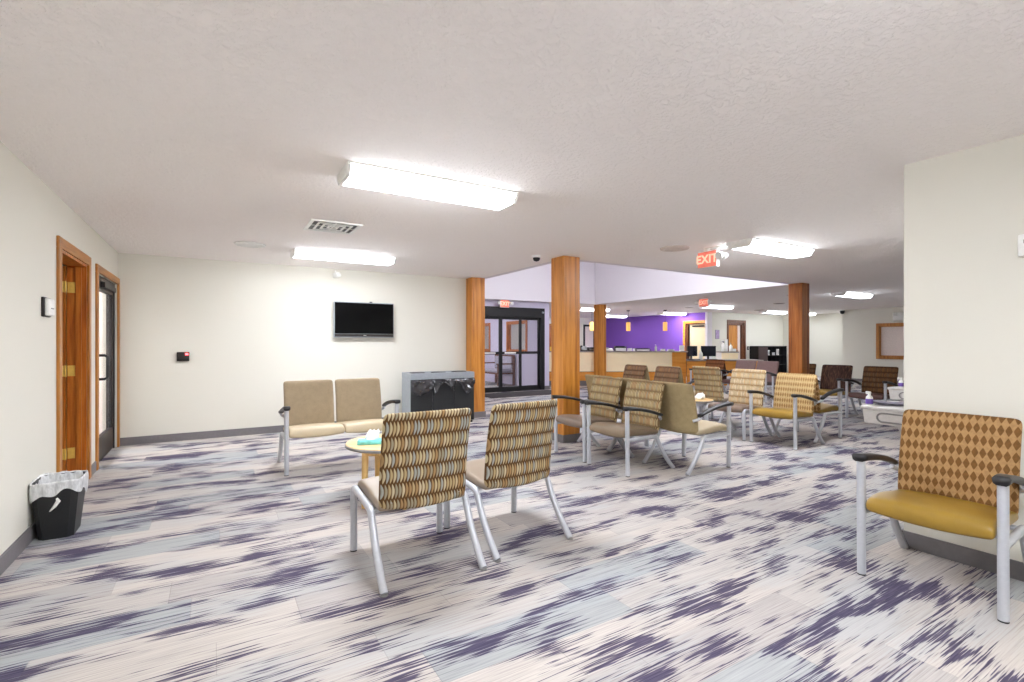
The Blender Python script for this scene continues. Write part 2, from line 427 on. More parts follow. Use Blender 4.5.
MB().box(KX0, KX1, KY0, KY1, ZT+.12, ZT+.13).build('pane', glass('skylight_glass', (250, 250, 255), .05), wi)
# baseboards
def baseboard(n, *bs):
    m = MB()
    for b in bs: m.box(*b, 0, .1)
    struct(m.build('baseboard_' + n, W['base']))
baseboard('left', (XL, XL+.012, -4.1, D1[0]-.1), (XL, XL+.012, D1[1]+.1, D2[0]-.09), (XL, XL+.012, D2[1]+.085, YB))
baseboard('back', (XL+.012, 3.83, YB-.012, YB))
baseboard('right', (XR-.012, XR, -4.1, YR+.012), (XR-.012, XR+.16, YR, YR+.012))
baseboard('far', (15.76, KD[0]-.08, 11.868, 11.88), (KD[1]+.08, 20.4, 11.868, 11.88))
baseboard('far_right', (18.588, 18.6, YR, 8.75))
baseboard('entrance', (7.95, 8.10, 11.388, 11.4), (8.10, 8.112, 11.388, 11.6))

# ---- door_1: oak door standing open into the next room, oak casing, three brass hinges
def casing(par, axis, a0, a1, zt, face, out, wd, mat_v, mat_h, depth, sgn):
    """flat oak casing round an opening; axis 'y' for openings in an X wall, 'x' for a Y wall"""
    for (p0, p1) in ((a0-wd, a0), (a1, a1+wd)):
        m = MB()
        if axis == 'y': m.box(min(face, face+sgn*out), max(face, face+sgn*out), p0, p1, 0, zt)
        else: m.box(p0, p1, min(face, face+sgn*out), max(face, face+sgn*out), 0, zt)
        m.build('side_casing', mat_v, par, bevel=.004)
    m = MB()
    if axis == 'y': m.box(min(face, face+sgn*out), max(face, face+sgn*out), a0-wd, a1+wd, zt, zt+wd)
    else: m.box(a0-wd, a1+wd, min(face, face+sgn*out), max(face, face+sgn*out), zt, zt+wd)
    m.build('head_casing', mat_h, par, bevel=.004)
d = sempty('door_1')
casing(d, 'y', D1[0], D1[1], D1[2], XL, .02, .085, W['oaktrim'], W['oaktrimy'], .1, 1)
m = MB(); m.box(XL-.14, XL, D1[1]-.02, D1[1], 0, D1[2]).box(XL-.14, XL, D1[0], D1[0]+.02, 0, D1[2]).box(XL-.14, XL, D1[0]+.02, D1[1]-.02, D1[2]-.02, D1[2])
m.box(XL-.075, XL-.035, D1[1]-.034, D1[1]-.02, 0, D1[2]-.02)
m.build('jamb', W['oakdark'], d)
leaf = MB().box(XL-1.05, XL-.145, D1[1]-.06, D1[1]-.015, .01, D1[2]-.03).build('door_leaf', W['oakdark'], d)
for z in (.27, 1.04, 1.82):
    hm = MB().box(XL-.215, XL-.148, D1[1]-.064, D1[1]-.06, z-.05, z+.05).box(XL-.136, XL-.082, D1[1]-.024, D1[1]-.0195, z-.05, z+.05)
    hm.tube([(XL-.143, D1[1]-.066, z-.052), (XL-.143, D1[1]-.066, z+.052)], .008, 8)
    hm.build('hinge', W['brass'], d)
# dim store room behind door_1, lit corridor behind door_2
struct(MB().box(-3.3, -3.2, 4.2, 6.45, 0, H).box(-3.2, XL-.14, 4.2, 4.3, 0, H).box(-3.2, XL-.14, 6.28, 6.45, 0, H).build('wall_store', W['wall']))
struct(MB().box(-3.3, -3.2, 6.45, 8.6, 0, H).box(-3.2, XL-.14, 8.5, 8.6, 0, H).build('wall_corridor', W['corridor']))
# ---- door_2: dark bronze glazed door in an oak casing
d = sempty('door_2')
casing(d, 'y', D2[0], D2[1], D2[2], XL, .02, .08, W['oaktrim'], W['oaktrimy'], .1, 1)
y0, y1, zt = D2[0], D2[1], D2[2]
m = MB().box(XL-.10, XL-.02, y0, y0+.045, 0, zt).box(XL-.10, XL-.02, y1-.045, y1, 0, zt).box(XL-.10, XL-.02, y0+.045, y1-.045, zt-.045, zt)
m.build('door_frame', W['dkmetal'], d)
lf = MB().box(XL-.07, XL-.03, y0+.05, y0+.13, .01, zt-.05).box(XL-.07, XL-.03, y1-.13, y1-.05, .01, zt-.05)
lf.box(XL-.07, XL-.03, y0+.13, y1-.13, zt-.15, zt-.05).box(XL-.07, XL-.03, y0+.13, y1-.13, .01, .27)
lf = lf.build('door_leaf', W['dkmetal'], d)
MB().box(XL-.055, XL-.045, y0+.13, y1-.13, .27, zt-.15).build('pane', W['glass'], lf)
MB().tube([(XL-.03, y0+.09, .92), (XL+.05, y0+.09, .92), (XL+.075, y0+.09, .94), (XL+.075, y0+.09, 1.15), (XL+.05, y0+.09, 1.17), (XL-.03, y0+.09, 1.17)], .014, 8).build('pull_handle', W['black'], lf)
MB().box(XL-.03, XL+.01, y0+.4, y1-.12, zt-.115, zt-.06).build('door_closer', W['dkmetal'], lf)

# ---- door_3: black sliding entrance doors
d = sempty('door_3')
m = MB().box(5.15, 7.92, 11.36, 11.5, 2.0, 2.26).box(7.80, 7.92, 11.36, 11.5, 0, 2.0).box(5.15, 5.27, 11.36, 11.5, 0, 2.0).box(5.27, 7.8, 11.40, 11.49, 0, .015)
m.build('door_frame', W['black'], d)
xs = [5.27, 5.90, 6.535, 7.165, 7.80]
for i in range(4):
    a, b = xs[i], xs[i+1]; yy = 11.41 if i in (1, 2) else 11.45
    m = MB().box(a, a+.05, yy, yy+.035, .015, 2.0).box(b-.05, b, yy, yy+.035, .015, 2.0).box(a+.05, b-.05, yy, yy+.035, 1.93, 2.0).box(a+.05, b-.05, yy, yy+.035, .015, .13)
    m.box(a+.05, b-.05, yy, yy+.035, 1.0, 1.07)
    q = m.build('door_leaf', W['black'], d)
    MB().box(a+.05, b-.05, yy+.014, yy+.02, .13, 1.0).box(a+.05, b-.05, yy+.014, yy+.02, 1.07, 1.93).build('pane', W['glassdoor'], q)
    if i < 3: MB().box(a+.12, b-.16, yy-.002, yy, .015+1.0, 1.055).build('push_label', W['whiteplastic'], q)
MB().rbox(7.82, 7.89, 11.33, 11.36, 2.12, 2.17, .008).build('motion_sensor', W['greyframe'], d)
# vestibule windows with oak frames
for n, (a, b) in enumerate(VW):
    d = sempty('window_%d' % (n+2))
    m = MB()
    for (p, q, r, s_) in ((a-.08, a, 1.0, 1.98), (b, b+.08, 1.0, 1.98), (a, b, 1.0, 1.08), (a, b, 1.90, 1.98)):
        m.box(VX-.125, VX-.1, p, q, r, s_).box(VX-.1, VX-.02, max(p, a-.0), min(q, b+.0), r, s_) if False else m.box(VX-.125, VX-.1, p, q, r, s_)
    m.box(VX-.1, VX, a, a+.02, 1.08, 1.90).box(VX-.1, VX, b-.02, b, 1.08, 1.90).box(VX-.1, VX, a, b, 1.08, 1.1).box(VX-.1, VX, a, b, 1.88, 1.90)
    m.build('window_frame', W['oakdark'], d)
    MB().box(VX-.05, VX-.044, a+.02, b-.02, 1.1, 1.88).build('pane', W['glass'], d)
# ---- door_4 in the violet wall: honey oak casing, dark gap, pale door
d = sempty('door_4')
casing(d, 'y', PD[0]+.0, PD[1], PD[2], 15.6, .03, .1, W['honey'], W['honey'], .1, -1)
MB().box(15.62, 15.72, PD[1]-.09, PD[1], 0, PD[2]).box(15.62, 15.72, PD[0], PD[1], PD[2]-.05, PD[2]).build('jamb', W['walnut'], d)
lf = MB().box(15.66, 15.70, PD[0]+.02, PD[1]-.16, .01, PD[2]-.06).build('door_leaf', W['cream'], d)
MB().box(15.62, 15.66, PD[0]+.1, PD[1]-.3, PD[2]-.14, PD[2]-.09).box(15.58, 15.62, PD[0]+.3, PD[0]+.33, PD[2]-.13, PD[2]-.1).build('door_closer', W['dkmetal'], lf)
struct(MB().box(16.7, 16.8, 12.0, 13.9, 0, H).box(15.74, 16.7, 13.8, 13.9, 0, H).build('wall_office', W['wallgrey']))
# ---- door_5 in the far wall: brown frame, oak leaf ajar
d = sempty('door_5')
casing(d, 'x', KD[0], KD[1], KD[2], 11.88, .03, .09, W['walnut'], W['walnut'], .1, -1)
MB().box(KD[0], KD[0]+.03, 11.88, 12.0, 0, KD[2]).box(KD[1]-.12, KD[1], 11.88, 12.0, 0, KD[2]).box(KD[0], KD[1], 11.88, 12.0, KD[2]-.1, KD[2]).build('jamb', W['walnut'], d)
lf = MB().box(KD[0]+.03, KD[1]-.3, 11.95, 11.99, .01, KD[2]-.1).build('door_leaf', W['oak'], d)
MB().box(KD[1]-.3, KD[1]-.12, 11.96, 11.98, .01, KD[2]-.1).build('side_light', W['panelbeige'], d)
MB().tube([(KD[1]-.36, 11.95, 1.0), (KD[1]-.36, 11.9, 1.0), (KD[1]-.5, 11.9, 1.0)], .012, 8).build('door_handle', W['dkmetal'], lf)
# ---- window_4: oak framed blind window on the far right wall
d = sempty('window_4')
a, b, z0, z1 = RW; m = MB()
m.box(18.565, 18.6, a-.1, a, z0-.1, z1+.1).box(18.565, 18.6, b, b+.1, z0-.1, z1+.1).box(18.565, 18.6, a, b, z0-.1, z0).box(18.565, 18.6, a, b, z1, z1+.1)
m.box(18.6, 18.7, a, a+.02, z0, z1).box(18.6, 18.7, b-.02, b, z0, z1).box(18.6, 18.7, a, b, z0, z0+.02).box(18.6, 18.7, a, b, z1-.02, z1)
m.build('window_frame', W['oaktrim'], d, bevel=.004)
MB().box(18.64, 18.66, a, b, z0, z1).build('roller_blind', W['panelbeige'], d)
# ---- openings at the far end behind the reception desk
for nm, a, b, fm, lm in (('door_6', 14.40, 15.05, 'black', 'panelbeige'), ('door_7', 12.25, 12.75, 'oaktrim', 'oakdark')):
    d = sempty(nm)
    MB().box(a, a+.08, 17.56, 17.6, 0, 2.14).box(b-.08, b, 17.56, 17.6, 0, 2.14).box(a+.08, b-.08, 17.56, 17.6, 2.05, 2.14).build('door_frame', W[fm], d)
    MB().box(a+.08, b-.08, 17.58, 17.6, .01, 2.05).build('door_leaf', W[lm], d)

# ------------------------------------------------------------------ oak columns
def column(x0, y0, label, s=.26, mat='oak'):
    o = thing('column', label, 'column', (x0+s/2, y0+s/2, 0), 0, 'square oak columns round the lobby')
    o['kind'] = 'structure'
    h = s/2
    MB().box(-h, h, -h, h, 0, H).build('shaft', W[mat], o, bevel=.008)
    MB().box(-h-.012, h+.012, -h-.012, h+.012, 0, .1).build('column_base', W['base'], o)
column(3.90, 5.17, 'nearest square oak column, standing behind the armchairs of the near double row', .275)
column(3.83, 7.70, 'square oak column at the end of the back wall beside the grey bin cabinet')
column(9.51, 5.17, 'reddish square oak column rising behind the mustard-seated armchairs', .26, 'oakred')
column(9.71, 11.12, 'slim-looking square oak column just in front of the reception desk')

# ------------------------------------------------------------------ ceiling fixtures
def make_light(label, x, y):
    o = thing('ceiling_light', label, 'light', (x, y, H), 0, 'fluorescent ceiling fixtures')
    L, hw, dp = .605, .155, .078
    prof = [(-hw*.98, -.012), (-hw, -.022), (-hw*.74, -dp), (hw*.74, -dp), (hw, -.022), (hw*.98, -.012)]
    m = MB(); n = len(prof)
    m.add([(-L, a, b) for a, b in prof] + [(L, a, b) for a, b in prof], [(i, i+1, n+i+1, n+i) for i in range(n-1)] + [tuple(range(n)), tuple(range(n, 2*n))])
    m.build('diffuser', W['lamp'], o)
    pc = [(a*1.04, b*1.06) for a, b in prof]
    for sx in (-1, 1):
        m = MB(); x0, x1 = sx*L, sx*(L+.022)
        m.add([(x0, a, b) for a, b in pc] + [(x1, a, b) for a, b in pc], [(i, (i+1) % n, n+(i+1) % n, n+i) for i in range(n)] + [tuple(range(n)), tuple(range(n, 2*n))])
        m.build('end_cap', W['lampcap'], o)
    m = MB(); m.box(-L-.02, L+.02, -hw-.008, hw+.008, -.012, 0)
    m.build('mounting_pan', W['lampcap'], o)
    return o
LT = make_light('largest lit wraparound ceiling fixture, above the near end of the seating', 1.345, 3.335)
for x, y, lb in [
    (1.45, 6.58, 'lit ceiling fixture nearest the back wall with the television'),
    (5.61, 3.40, 'lit ceiling fixture right beside the hanging exit sign'),
    (12.62, 5.72, 'lit ceiling fixture between the right oak column and the cream wall corner'),
    (13.2, 9.75, 'lit ceiling fixture behind the small far exit sign'),
    (14.85, 12.9, 'lit ceiling fixture before the violet wall over the reception desk'),
    (10.75, 12.65, 'lit ceiling fixture seen between the two oak columns above the reception'),
    (14.2, 15.4, 'farthest lit ceiling fixture, at the left end of the violet wall'),
    (17.25, 10.4, 'lit ceiling fixture above the black pigeonhole unit'),
    (19.2, 10.4, 'lit ceiling fixture in the far recess right of the oak column'),
    (1.4, .1, 'lit ceiling fixture of the waiting room over the viewer'),
    (1.4, -2.6, 'lit ceiling fixture at the rear end of the waiting room'),
    (15.6, 3.4, 'added unseen ceiling fixture lighting the seating area behind the cream wall'),  # extra lamp added out of sight to light this seating area
    (6.5, 14.0, 'lit ceiling fixture in the entrance vestibule'),
    (5.75, 6.1, 'added unseen fill fixture high in the skylit shaft, nearer the entrance doors'),  # both shaft fixtures are unseen, added to brighten the reception desk
    (8.15, 6.1, 'added unseen fill fixture high in the skylit shaft, farther from the entrance doors'),
    (-2.2, 7.6, 'lit ceiling fixture in the corridor behind the glazed door')]:
    q = dup(LT, (x, y, ZT if y == 6.1 else H), 0 if x > -2 else PI/2, lb)
    if y == 6.1:
        for ch in q.children:
            if base_name(ch) == 'diffuser': setmat(ch, W['lampfill'])
    if (x > 12 and y < 12) or y > 13.5:
        for ch in q.children:
            if base_name(ch) == 'diffuser': setmat(ch, W['lampdim'])

# square air diffuser
v = thing('air_vent', 'white square louvred air vent in the ceiling', 'vent', (1.0, 5.06, H))
m = MB()
def ring(m, o, i, z0, z1):
    m.box(-o, o, -o, -i, z0, z1).box(-o, o, i, o, z0, z1).box(-o, -i, -i, i, z0, z1).box(i, o, -i, i, z0, z1)
ring(m, .235, .20, -.012, 0); m.build('frame', W['lampcap'], v, bevel=.003)
MB().box(-.2, .2, -.2, .2, -.003, 0).build('backing', W['black'], v)
for k, r in enumerate((.16, .105, .05)):
    m = MB(); ring(m, r, r-.02, -.013, -.007); m.build('louvre', W['lampcap'], v)
m = MB().box(-.005, .005, -.2, .2, -.007, -.004).box(-.2, .2, -.005, .005, -.007, -.004); m.build('cross_bar', W['lampcap'], v)
def disc(name, label, cat, x, y, r, mat, rim, grp=None):
    o = thing(name, label, cat, (x, y, H), 0, grp)
    MB().lathe([(r, 0), (r, -.008), (r*.97, -.014), (r*.84, -.014), (r*.84, 0)], seg=32).build('rim', rim, o)
    MB().lathe([(r*.84, -.002), (r*.84, -.010), (r*.5, -.013), (.005, -.014)], seg=32).build('grille', mat, o)
disc('ceiling_speaker', 'white round ceiling speaker left of the back ceiling light', 'speaker', .36, 6.44, .165, W['lampcap'], W['whiteplastic'])
disc('ceiling_speaker', 'beige round ceiling speaker left of the hanging exit sign', 'speaker', 4.74, 4.08, .17, W['grille'], W['grille'])
for x, y, r, lb in [(16.1, 10.2, .16, 'dark round ceiling speaker left of the right oak column, lower of two'), (13.9, 8.2, .15, 'dark round ceiling speaker near the top of the right oak column'), (11.8, 6.6, .15, 'dark round ceiling speaker just right of the right oak column'), (13.0, 10.6, .14, 'grey round ceiling speaker left of the far exit sign')]:
    disc('ceiling_speaker', lb, 'speaker', x, y, r, W['darkgrille'], W['grille'])
o = thing('dome_camera', 'small black dome camera on the ceiling in front of the big oak column', 'camera', (3.62, 5.38, H))
MB().lathe([(.062, 0), (.062, -.02), (.05, -.026)]).build('mount', W['lampcap'], o)
MB().lathe([(.048, -.02), (.046, -.045), (.034, -.065), (.004, -.075)]).build('dome', W['black'], o)
o = thing('dome_camera', 'small dark camera at the ceiling corner of the far recess', 'camera', (18.5, 8.7, H))
MB().lathe([(.06, 0), (.06, -.02), (.05, -.03)]).build('mount', W['lampcap'], o)
MB().lathe([(.07, -.03), (.075, -.07), (.055, -.13), (.004, -.15)]).build('dome', W['black'], o)
o = thing('security_camera', 'white security camera on the back wall above the television', 'camera', (1.60, YB, 2.34))
MB().rbox(-.03, .03, -.04, 0, .03, .09, .006).build('wall_mount', W['whiteplastic'], o)
MB().tube([(0, -.03, .06), (0, -.07, .03)], .012, 8).build('mounting_arm', W['whiteplastic'], o)
MB().rbox(-.035, .035, -.2, -.04, -.045, .03, .014, 3).build('body', W['whiteplastic'], o)
MB().lathe([(.022, -.0), (.022, .008)], seg=16).build('lens', W['black'], o)
o.children[-1].location = (0, -.2, -.008); o.children[-1].rotation_euler = (PI/2, 0, 0)

# exit signs
def exit_sign(label, x, y, zc, rz, lamps, grp='lit exit signs'):
    o = thing('exit_sign', label, 'sign', (x, y, zc), rz, grp)       # face looks along local -y
    MB().rbox(-.135, .135, -.03, .03, -.1, .1, .008).build('housing', W['whiteplastic'], o)
    MB().box(-.128, .128, -.034, -.029, -.092, .092).build('face', W['exit'], o)
    cu = bpy.data.curves.new('letters', 'FONT'); cu.body = 'EXIT'; cu.align_x = 'CENTER'; cu.align_y = 'CENTER'; cu.size = .14; cu.extrude = .002; cu.space_character = 1.05; cu.offset = .0035
    to = bpy.data.objects.new('letters', cu); COL.objects.link(to)
    dg = bpy.context.evaluated_depsgraph_get(); me = bpy.data.meshes.new_from_object(to.evaluated_get(dg))
    bpy.data.objects.remove(to); me.materials.clear(); me.materials.append(W['exitlet'])
    lo = bpy.data.objects.new('letters', me); COL.objects.link(lo); lo.parent = o; lo.rotation_euler = (PI/2, 0, 0); lo.location = (0, -.036, 0)
    if abs(zc - 2.31) < .2 and rz: MB().lathe([(.05, .1), (.05, H-zc)], seg=16).build('canopy', W['whiteplastic'], o)
    if lamps:
        MB().rbox(-.02, .27, -.03, .03, H-zc-.03, H-zc, .006).build('bracket', W['whiteplastic'], o) if lamps == 1 else None
        for sx in ((1,) if lamps == 1 else (-1, 1)):
            for k in range(2 if lamps == 1 else 1):
                m = MB(); cx = sx*.19; cy = -.03 if k == 0 else .04
                m.tube([(sx*.13, 0, .03), (cx, cy*.5, .03)], .012, 8)
                m.tube([(cx, cy+.03, .03), (cx, cy-.02, .02), (cx, cy-.045, .012)], [.03, .042, .046], 14)
                m.build('emergency_lamp', W['whiteplastic'], o)
    return o
exit_sign('large lit red exit sign hanging from the ceiling in front of a light fixture', 5.11, 3.885, 2.305, -PI/2, 1)
exit_sign('small far lit red exit sign hanging over the reception area', 10.55, 8.14, 2.31, -PI/2, 2)
exit_sign('lit red exit sign above the black sliding entrance doors', 6.58, 11.30, 2.335, 0, 2)

# pendant lamps over the desk
def pendant(x, y, lb):
    o = thing('pendant_lamp', lb, 'lamp', (x, y, H), 0, 'amber pendant lamps over the reception desk')
    MB().lathe([(.06, 0), (.06, -.02), (.03, -.035)], seg=16).build('canopy', W['dkmetal'], o)
    MB().tube([(0, 0, -.03), (0, 0, -.40)], .006, 6).build('cord', W['black'], o)
    MB().lathe([(.02, -.39), (.035, -.40), (.035, -.43)], seg=16).build('socket_cap', W['dkmetal'], o)
    MB().lathe([(.07, -.42), (.075, -.44), (.075, -.70), (.068, -.72)], seg=20).build('lamp_shade', W['amber'], o)
pendant(11.1, 13.1, 'amber pendant lamp beside the slim oak column, leftmost of three')
pendant(12.4, 12.7, 'amber pendant lamp in front of the middle of the violet wall')
pendant(13.35, 11.9, 'amber pendant lamp in front of the violet wall nearest its door')

# ------------------------------------------------------------------ wall things
o = thing('television', 'flat black television mounted on the back wall', 'television', (2.03, YB, 1.66))
tm = Matrix.Rotation(math.radians(4), 4, 'X')
MB().box(-.15, .15, -.05, 0, -.12, .12).build('wall_mount', W['dkmetal'], o)
MB().rbox(-.465, .465, -.095, -.05, -.275, .275, .01, 2).build('bezel', W['greyframe'], o)
MB().box(-.452, .452, -.098, -.094, -.215, .262).build('screen', W['screen'], o)
MB().box(-.452, .452, -.098, -.094, -.262, -.22).build('speaker_bar', W['dkmetal'], o)
MB().box(-.022, .022, -.1, -.097, -.246, -.236).build('badge', W['chrome'], o)
MB().rbox(-.02+.1, .02+.1, -.09, -.06, .275, .29, .004).build('sensor', W['black'], o)
o = thing('card_reader', 'small dark wall box with a red light on the back wall', 'card reader', (-.345, YB, 1.12))
MB().rbox(-.07, .07, -.04, .004, -.06, .06, .003).build('housing', W['dkmetal'], o)
MB().box(.025, .06, -.042, -.038, .02, .045).build('indicator', W['redled'], o)
o = thing('thermostat', 'white rounded alarm box on the left wall before the oak door', 'wall box', (XL, 4.74, 1.555))
MB().rbox(-.004, .018, -.085, .085, -.07, .07, .008).build('back_plate', W['dkmetal'], o)
MB().rbox(.012, .042, -.075, .075, -.062, .062, .014, 3).build('cover', W['whiteplastic'], o)
MB().box(.042, .045, -.03, .03, -.012, -.005).build('slot', W['greyline'], o)
o = thing('wall_sensor', 'small white box on the cream wall above the near mustard armchair', 'wall box', (XR, .834, 1.83))
MB().rbox(-.035, 0, -.055, .055, -.06, .06, .008).build('cover', W['whiteplastic'], o)
MB().box(-.037, -.034, -.03, .03, .01, .03).build('display', W['greyline'], o)
o = thing('emergency_light', 'white twin-lamp emergency light on the far right wall above the framed window', 'light', (18.6, 7.1, 2.14))
MB().rbox(-.07, .004, -.14, .14, -.13, .13, .012).build('housing', W['whiteplastic'], o)
for sy in (-.07, .07): MB().rbox(-.13, -.06, sy-.05, sy+.05, .02, .12, .02, 3).build('lamp_head', W['lampcap'], o)
o = thing('wall_poster', 'small lavender poster on the far wall between two doors', 'poster', (16.12, 11.88, 1.62))
MB().box(-.12, .12, -.012, 0, -.17, .17).build('frame', W['greyframe'], o)
MB().box(-.105, .105, -.014, -.011, -.155, .155).build('print', W['poster'], o)
o = thing('hand_dispenser', 'dark-fronted dispenser on the far wall above the white counter', 'dispenser', (16.35, 11.88, 1.28))
MB().rbox(-.06, .06, -.1, 0, -.1, .12, .02, 3).build('housing', W['whiteplastic'], o)
MB().rbox(-.045, .045, -.108, -.095, -.02, .08, .006).build('window', W['black'], o)
o = thing('light_switch', 'dark switch plate right of the brown-framed far door', 'switch', (18.0, 11.88, 1.1))
MB().rbox(-.05, .05, -.012, 0, -.07, .07, .004).build('plate', W['dkmetal'], o)
MB().box(-.012, .012, -.02, -.01, -.025, .025).build('toggle', W['whiteplastic'], o)

# ------------------------------------------------------------------ chairs
def cushion_mesh(w0, y0, y1, zf):
    """waterfall seat: zf(y, x) -> (top, bottom)"""
    xs = [-w0, -w0+.03, -w0*.5, 0, w0*.5, w0-.03, w0]
    ys = [y0, y0+.03, y0+.12, y0+.25, y0+.38, y1-.03, y1]
    m = MB(); nx, ny = len(xs), len(ys); vs = []
    for top in (1, 0):
        for y in ys:
            for x in xs:
                t, b = zf(y, x); vs.append((x, y, t if top else b))
    N = nx*ny; fs = []
    for j in range(ny-1):
        for i in range(nx-1):
            a = j*nx+i; fs += [(a, a+1, a+nx+1, a+nx), (N+a, N+a+nx, N+a+nx+1, N+a+1)]
    for i in range(nx-1):
        fs += [(i, N+i, N+i+1, i+1), ((ny-1)*nx+i, (ny-1)*nx+i+1, N+(ny-1)*nx+i+1, N+(ny-1)*nx+i)]
    for j in range(ny-1):
        fs += [(j*nx, (j+1)*nx, N+(j+1)*nx, N+j*nx), (j*nx+nx-1, N+j*nx+nx-1, N+(j+1)*nx+nx-1, (j+1)*nx+nx-1)]
    return m.add(vs, fs, True)
def seat_z(y, x):
    t = (y+.34)/.52
    top = .455 + .018*math.sin(min(1, t*1.6)*PI) - .03*t - .012*(x/.26)**2
    if t < .02: top -= .022
    bot = .362 + .02*(x/.26)**2*(1 if t < .25 else .3) - (.012 if t < .1 else 0)
    return top, bot
def back_mesh(w0, z0, z1, ymid, th, cx=0):
    xs = [-w0, -w0+.06, -w0*.5, 0, w0*.5, w0-.06, w0]
    k = [0, .11, .25, .42, .6, .75, .89, 1]
    vs = []; nx, nz = len(xs), len(k)
    for side in (-1, 1):
        for t in k:
            for x in xs:
                z = z0 + (z1-z0)*t
                if t == 0: z -= .028*(1-(x/w0)**2)
                y = ymid(t) + .022*(x/w0)**2*(-1) + side*th/2*(1.0-.25*t)
                vs.append((x+cx, y, z))
    N = nx*nz; fs = []
    for j in range(nz-1):
        for i in range(nx-1):
            a = j*nx+i; fs += [(a, a+1, a+nx+1, a+nx), (N+a, N+a+nx, N+a+nx+1, N+a+1)]
    for i in range(nx-1):
        fs += [(i, N+i, N+i+1, i+1), ((nz-1)*nx+i, (nz-1)*nx+i+1, N+(nz-1)*nx+i+1, N+(nz-1)*nx+i)]
    for j in range(nz-1):
        fs += [(j*nx, (j+1)*nx, N+(j+1)*nx, N+j*nx), (j*nx+nx-1, N+j*nx+nx-1, N+(j+1)*nx+nx-1, (j+1)*nx+nx-1)]
    return MB().add(vs, fs, True)
def ymid(t): return .155 + .085*t - .016*math.sin(t*PI) + .012*t*t
RT = .0215
def add_glide(leg, p, m='black'):
    MB().lathe([(RT*.96, 0), (RT*.98, .005)], (p[0], p[1]), 12).build('glide', W[m], leg)
def side_frame(root, s, x, arms, arm_mat='arm'):
    yf, yr, yb = -.32, .325, .075
    if arms:
        p = [(x, yf+.004, .008), (x, yf, .2), (x, yf-.002, .45), (x, yf-.004, .645)]
        leg = MB().tube(p, RT, 14).build('leg', W['silver'], root); add_glide(leg, p[0])
        rail = [(x, yf+.01, .352), (x, -.1, .352), (x, yb-.03, .354)] + bez((x, yb-.03, .354), (x, yb+.005, .354), (x, yb+.018, .325), 4)[1:]
    else:
        p = [(x, yf, .008), (x, yf, .2), (x, yf, .36)] + bez((x, yf, .36), (x, yf, .402), (x, yf+.05, .400), 5)[1:]
        leg = MB().tube(p, RT, 14).build('leg', W['silver'], root); add_glide(leg, p[0])
        rail = [(x, yf+.05, .400), (x, -.1, .385), (x, yb-.03, .370)] + bez((x, yb-.03, .370), (x, yb+.004, .366), (x, yb+.018, .335), 4)[1:]
    MB().tube(rail, RT*.92, 14).build('side_rail', W['silver'], root)
    q = [rail[-1]] + bez(rail[-1], (x, yb+.10, .15), (x, yr, .008), 8)[1:]
    leg = MB().tube(q, RT*.98, 14).build('leg', W['silver'], root); add_glide(leg, q[-1], 'greyline')
    if arms:
        # curved arm pad: flat at the front, sweeping down to the back
        n = 12; vs = []; W2 = .034
        for i in range(n+1):
            t = i/n; y = -.36 + .505*t
            z = .68 - .012*math.sin(t*PI*.8) * 0 - .098*t**1.45 + .006*math.sin(t*PI)
            th = .040 - .012*t
            wd = W2*(1 - .18*t) * (.93 if i in (0, n) else 1)
            xo = x - s*.012*math.sin(t*PI)
            for (a, b) in ((-1, .25), (-.75, 0), (.75, 0), (1, .25), (.9, .8), (.55, 1), (-.55, 1), (-.9, .8)):
                vs.append((xo + a*wd, y, z - b*th))
        fs = [(i*8+k, i*8+(k+1) % 8, (i+1)*8+(k+1) % 8, (i+1)*8+k) for i in range(n) for k in range(8)] + [tuple(range(8)), tuple(range(n*8, n*8+8))]
        arm = MB().add(vs, fs, True).build('armrest', W[arm_mat], root)
        MB().tube([(x, .125, .548), (x-s*.01, .15, .532), (x-s*.045, .19, .515)], .015, 10).build('bracket', W['silver'], arm)
def make_chair(name, label, arms, loc, rz, mats, group):
    o = thing(name, label, 'chair', loc, rz, group)
    zt = .895 if arms else .925
    cushion_mesh(.264, -.345, .145, seat_z).build('seat', mats['seat'], o, sub=2)
    back_mesh(.264, .385, zt, ymid, .062).build('backrest', mats['backrest'], o, sub=2)
    for s in (-1, 1): side_frame(o, s, s*.288, arms)
    m = MB().tube([(-.288, -.2, .362), (.288, -.2, .362)], .014, 8).tube([(-.288, .03, .356), (.288, .03, .356)], .014, 8)
    m.tube([(-.2, .03, .356), (-.2, .17, .43)], .012, 8).tube([(.2, .03, .356), (.2, .17, .43)], .012, 8)
    m.build('seat_frame', W['silver'], o)
    return o
def mt(b, s): return {'backrest': F[b], 'seat': F[s]}
G0, G1 = 'armless chairs with leaf-row fabric', 'armchairs with curved black arms'
A0 = make_chair('waiting_chair', 'armless tan leaf-patterned chair with its back to the viewer, beside the round table', 0, (1.04, 2.845, 0), PI, mt('wave', 'v_taupe'), G0)
dup(A0, (1.715, 2.915, 0), PI + math.radians(4), 'armless tan leaf-patterned chair with its back to the viewer, right of its twin', G0, mt('wave', 'v_taupe'))
dup(A0, (6.36, 4.33, 0), -PI/2, 'armless cream leaf-patterned chair left of the mustard-seated armchair', G0, mt('wavecream', 'v_brown'))
dup(A0, (7.02, 5.22, 0), PI/2, 'armless brown-tan chair seen from its back behind the small table with tissues', G0, mt('waveolive', 'v_taupe'))
A1 = make_chair('armchair', 'mustard-seated armchair with gold diamond fabric against the cream wall', 1, (3.455, 1.10, 0), -PI/2 + math.radians(3.5), mt('diamond', 'v_mustard'), G1)
def ac(x, y, f, lb, b, s): dup(A1, (x, y, 0), {'W': -PI/2, 'w': -PI/2 - math.radians(3.5), 'E': PI/2, 'S': 0, 'N': PI}[f], lb, G1, mt(b, s))
ac(3.768, 3.83, 'W', 'olive-tan patterned armchair with taupe seat, nearest chair of the middle double row', 'waveolive', 'v_olive')
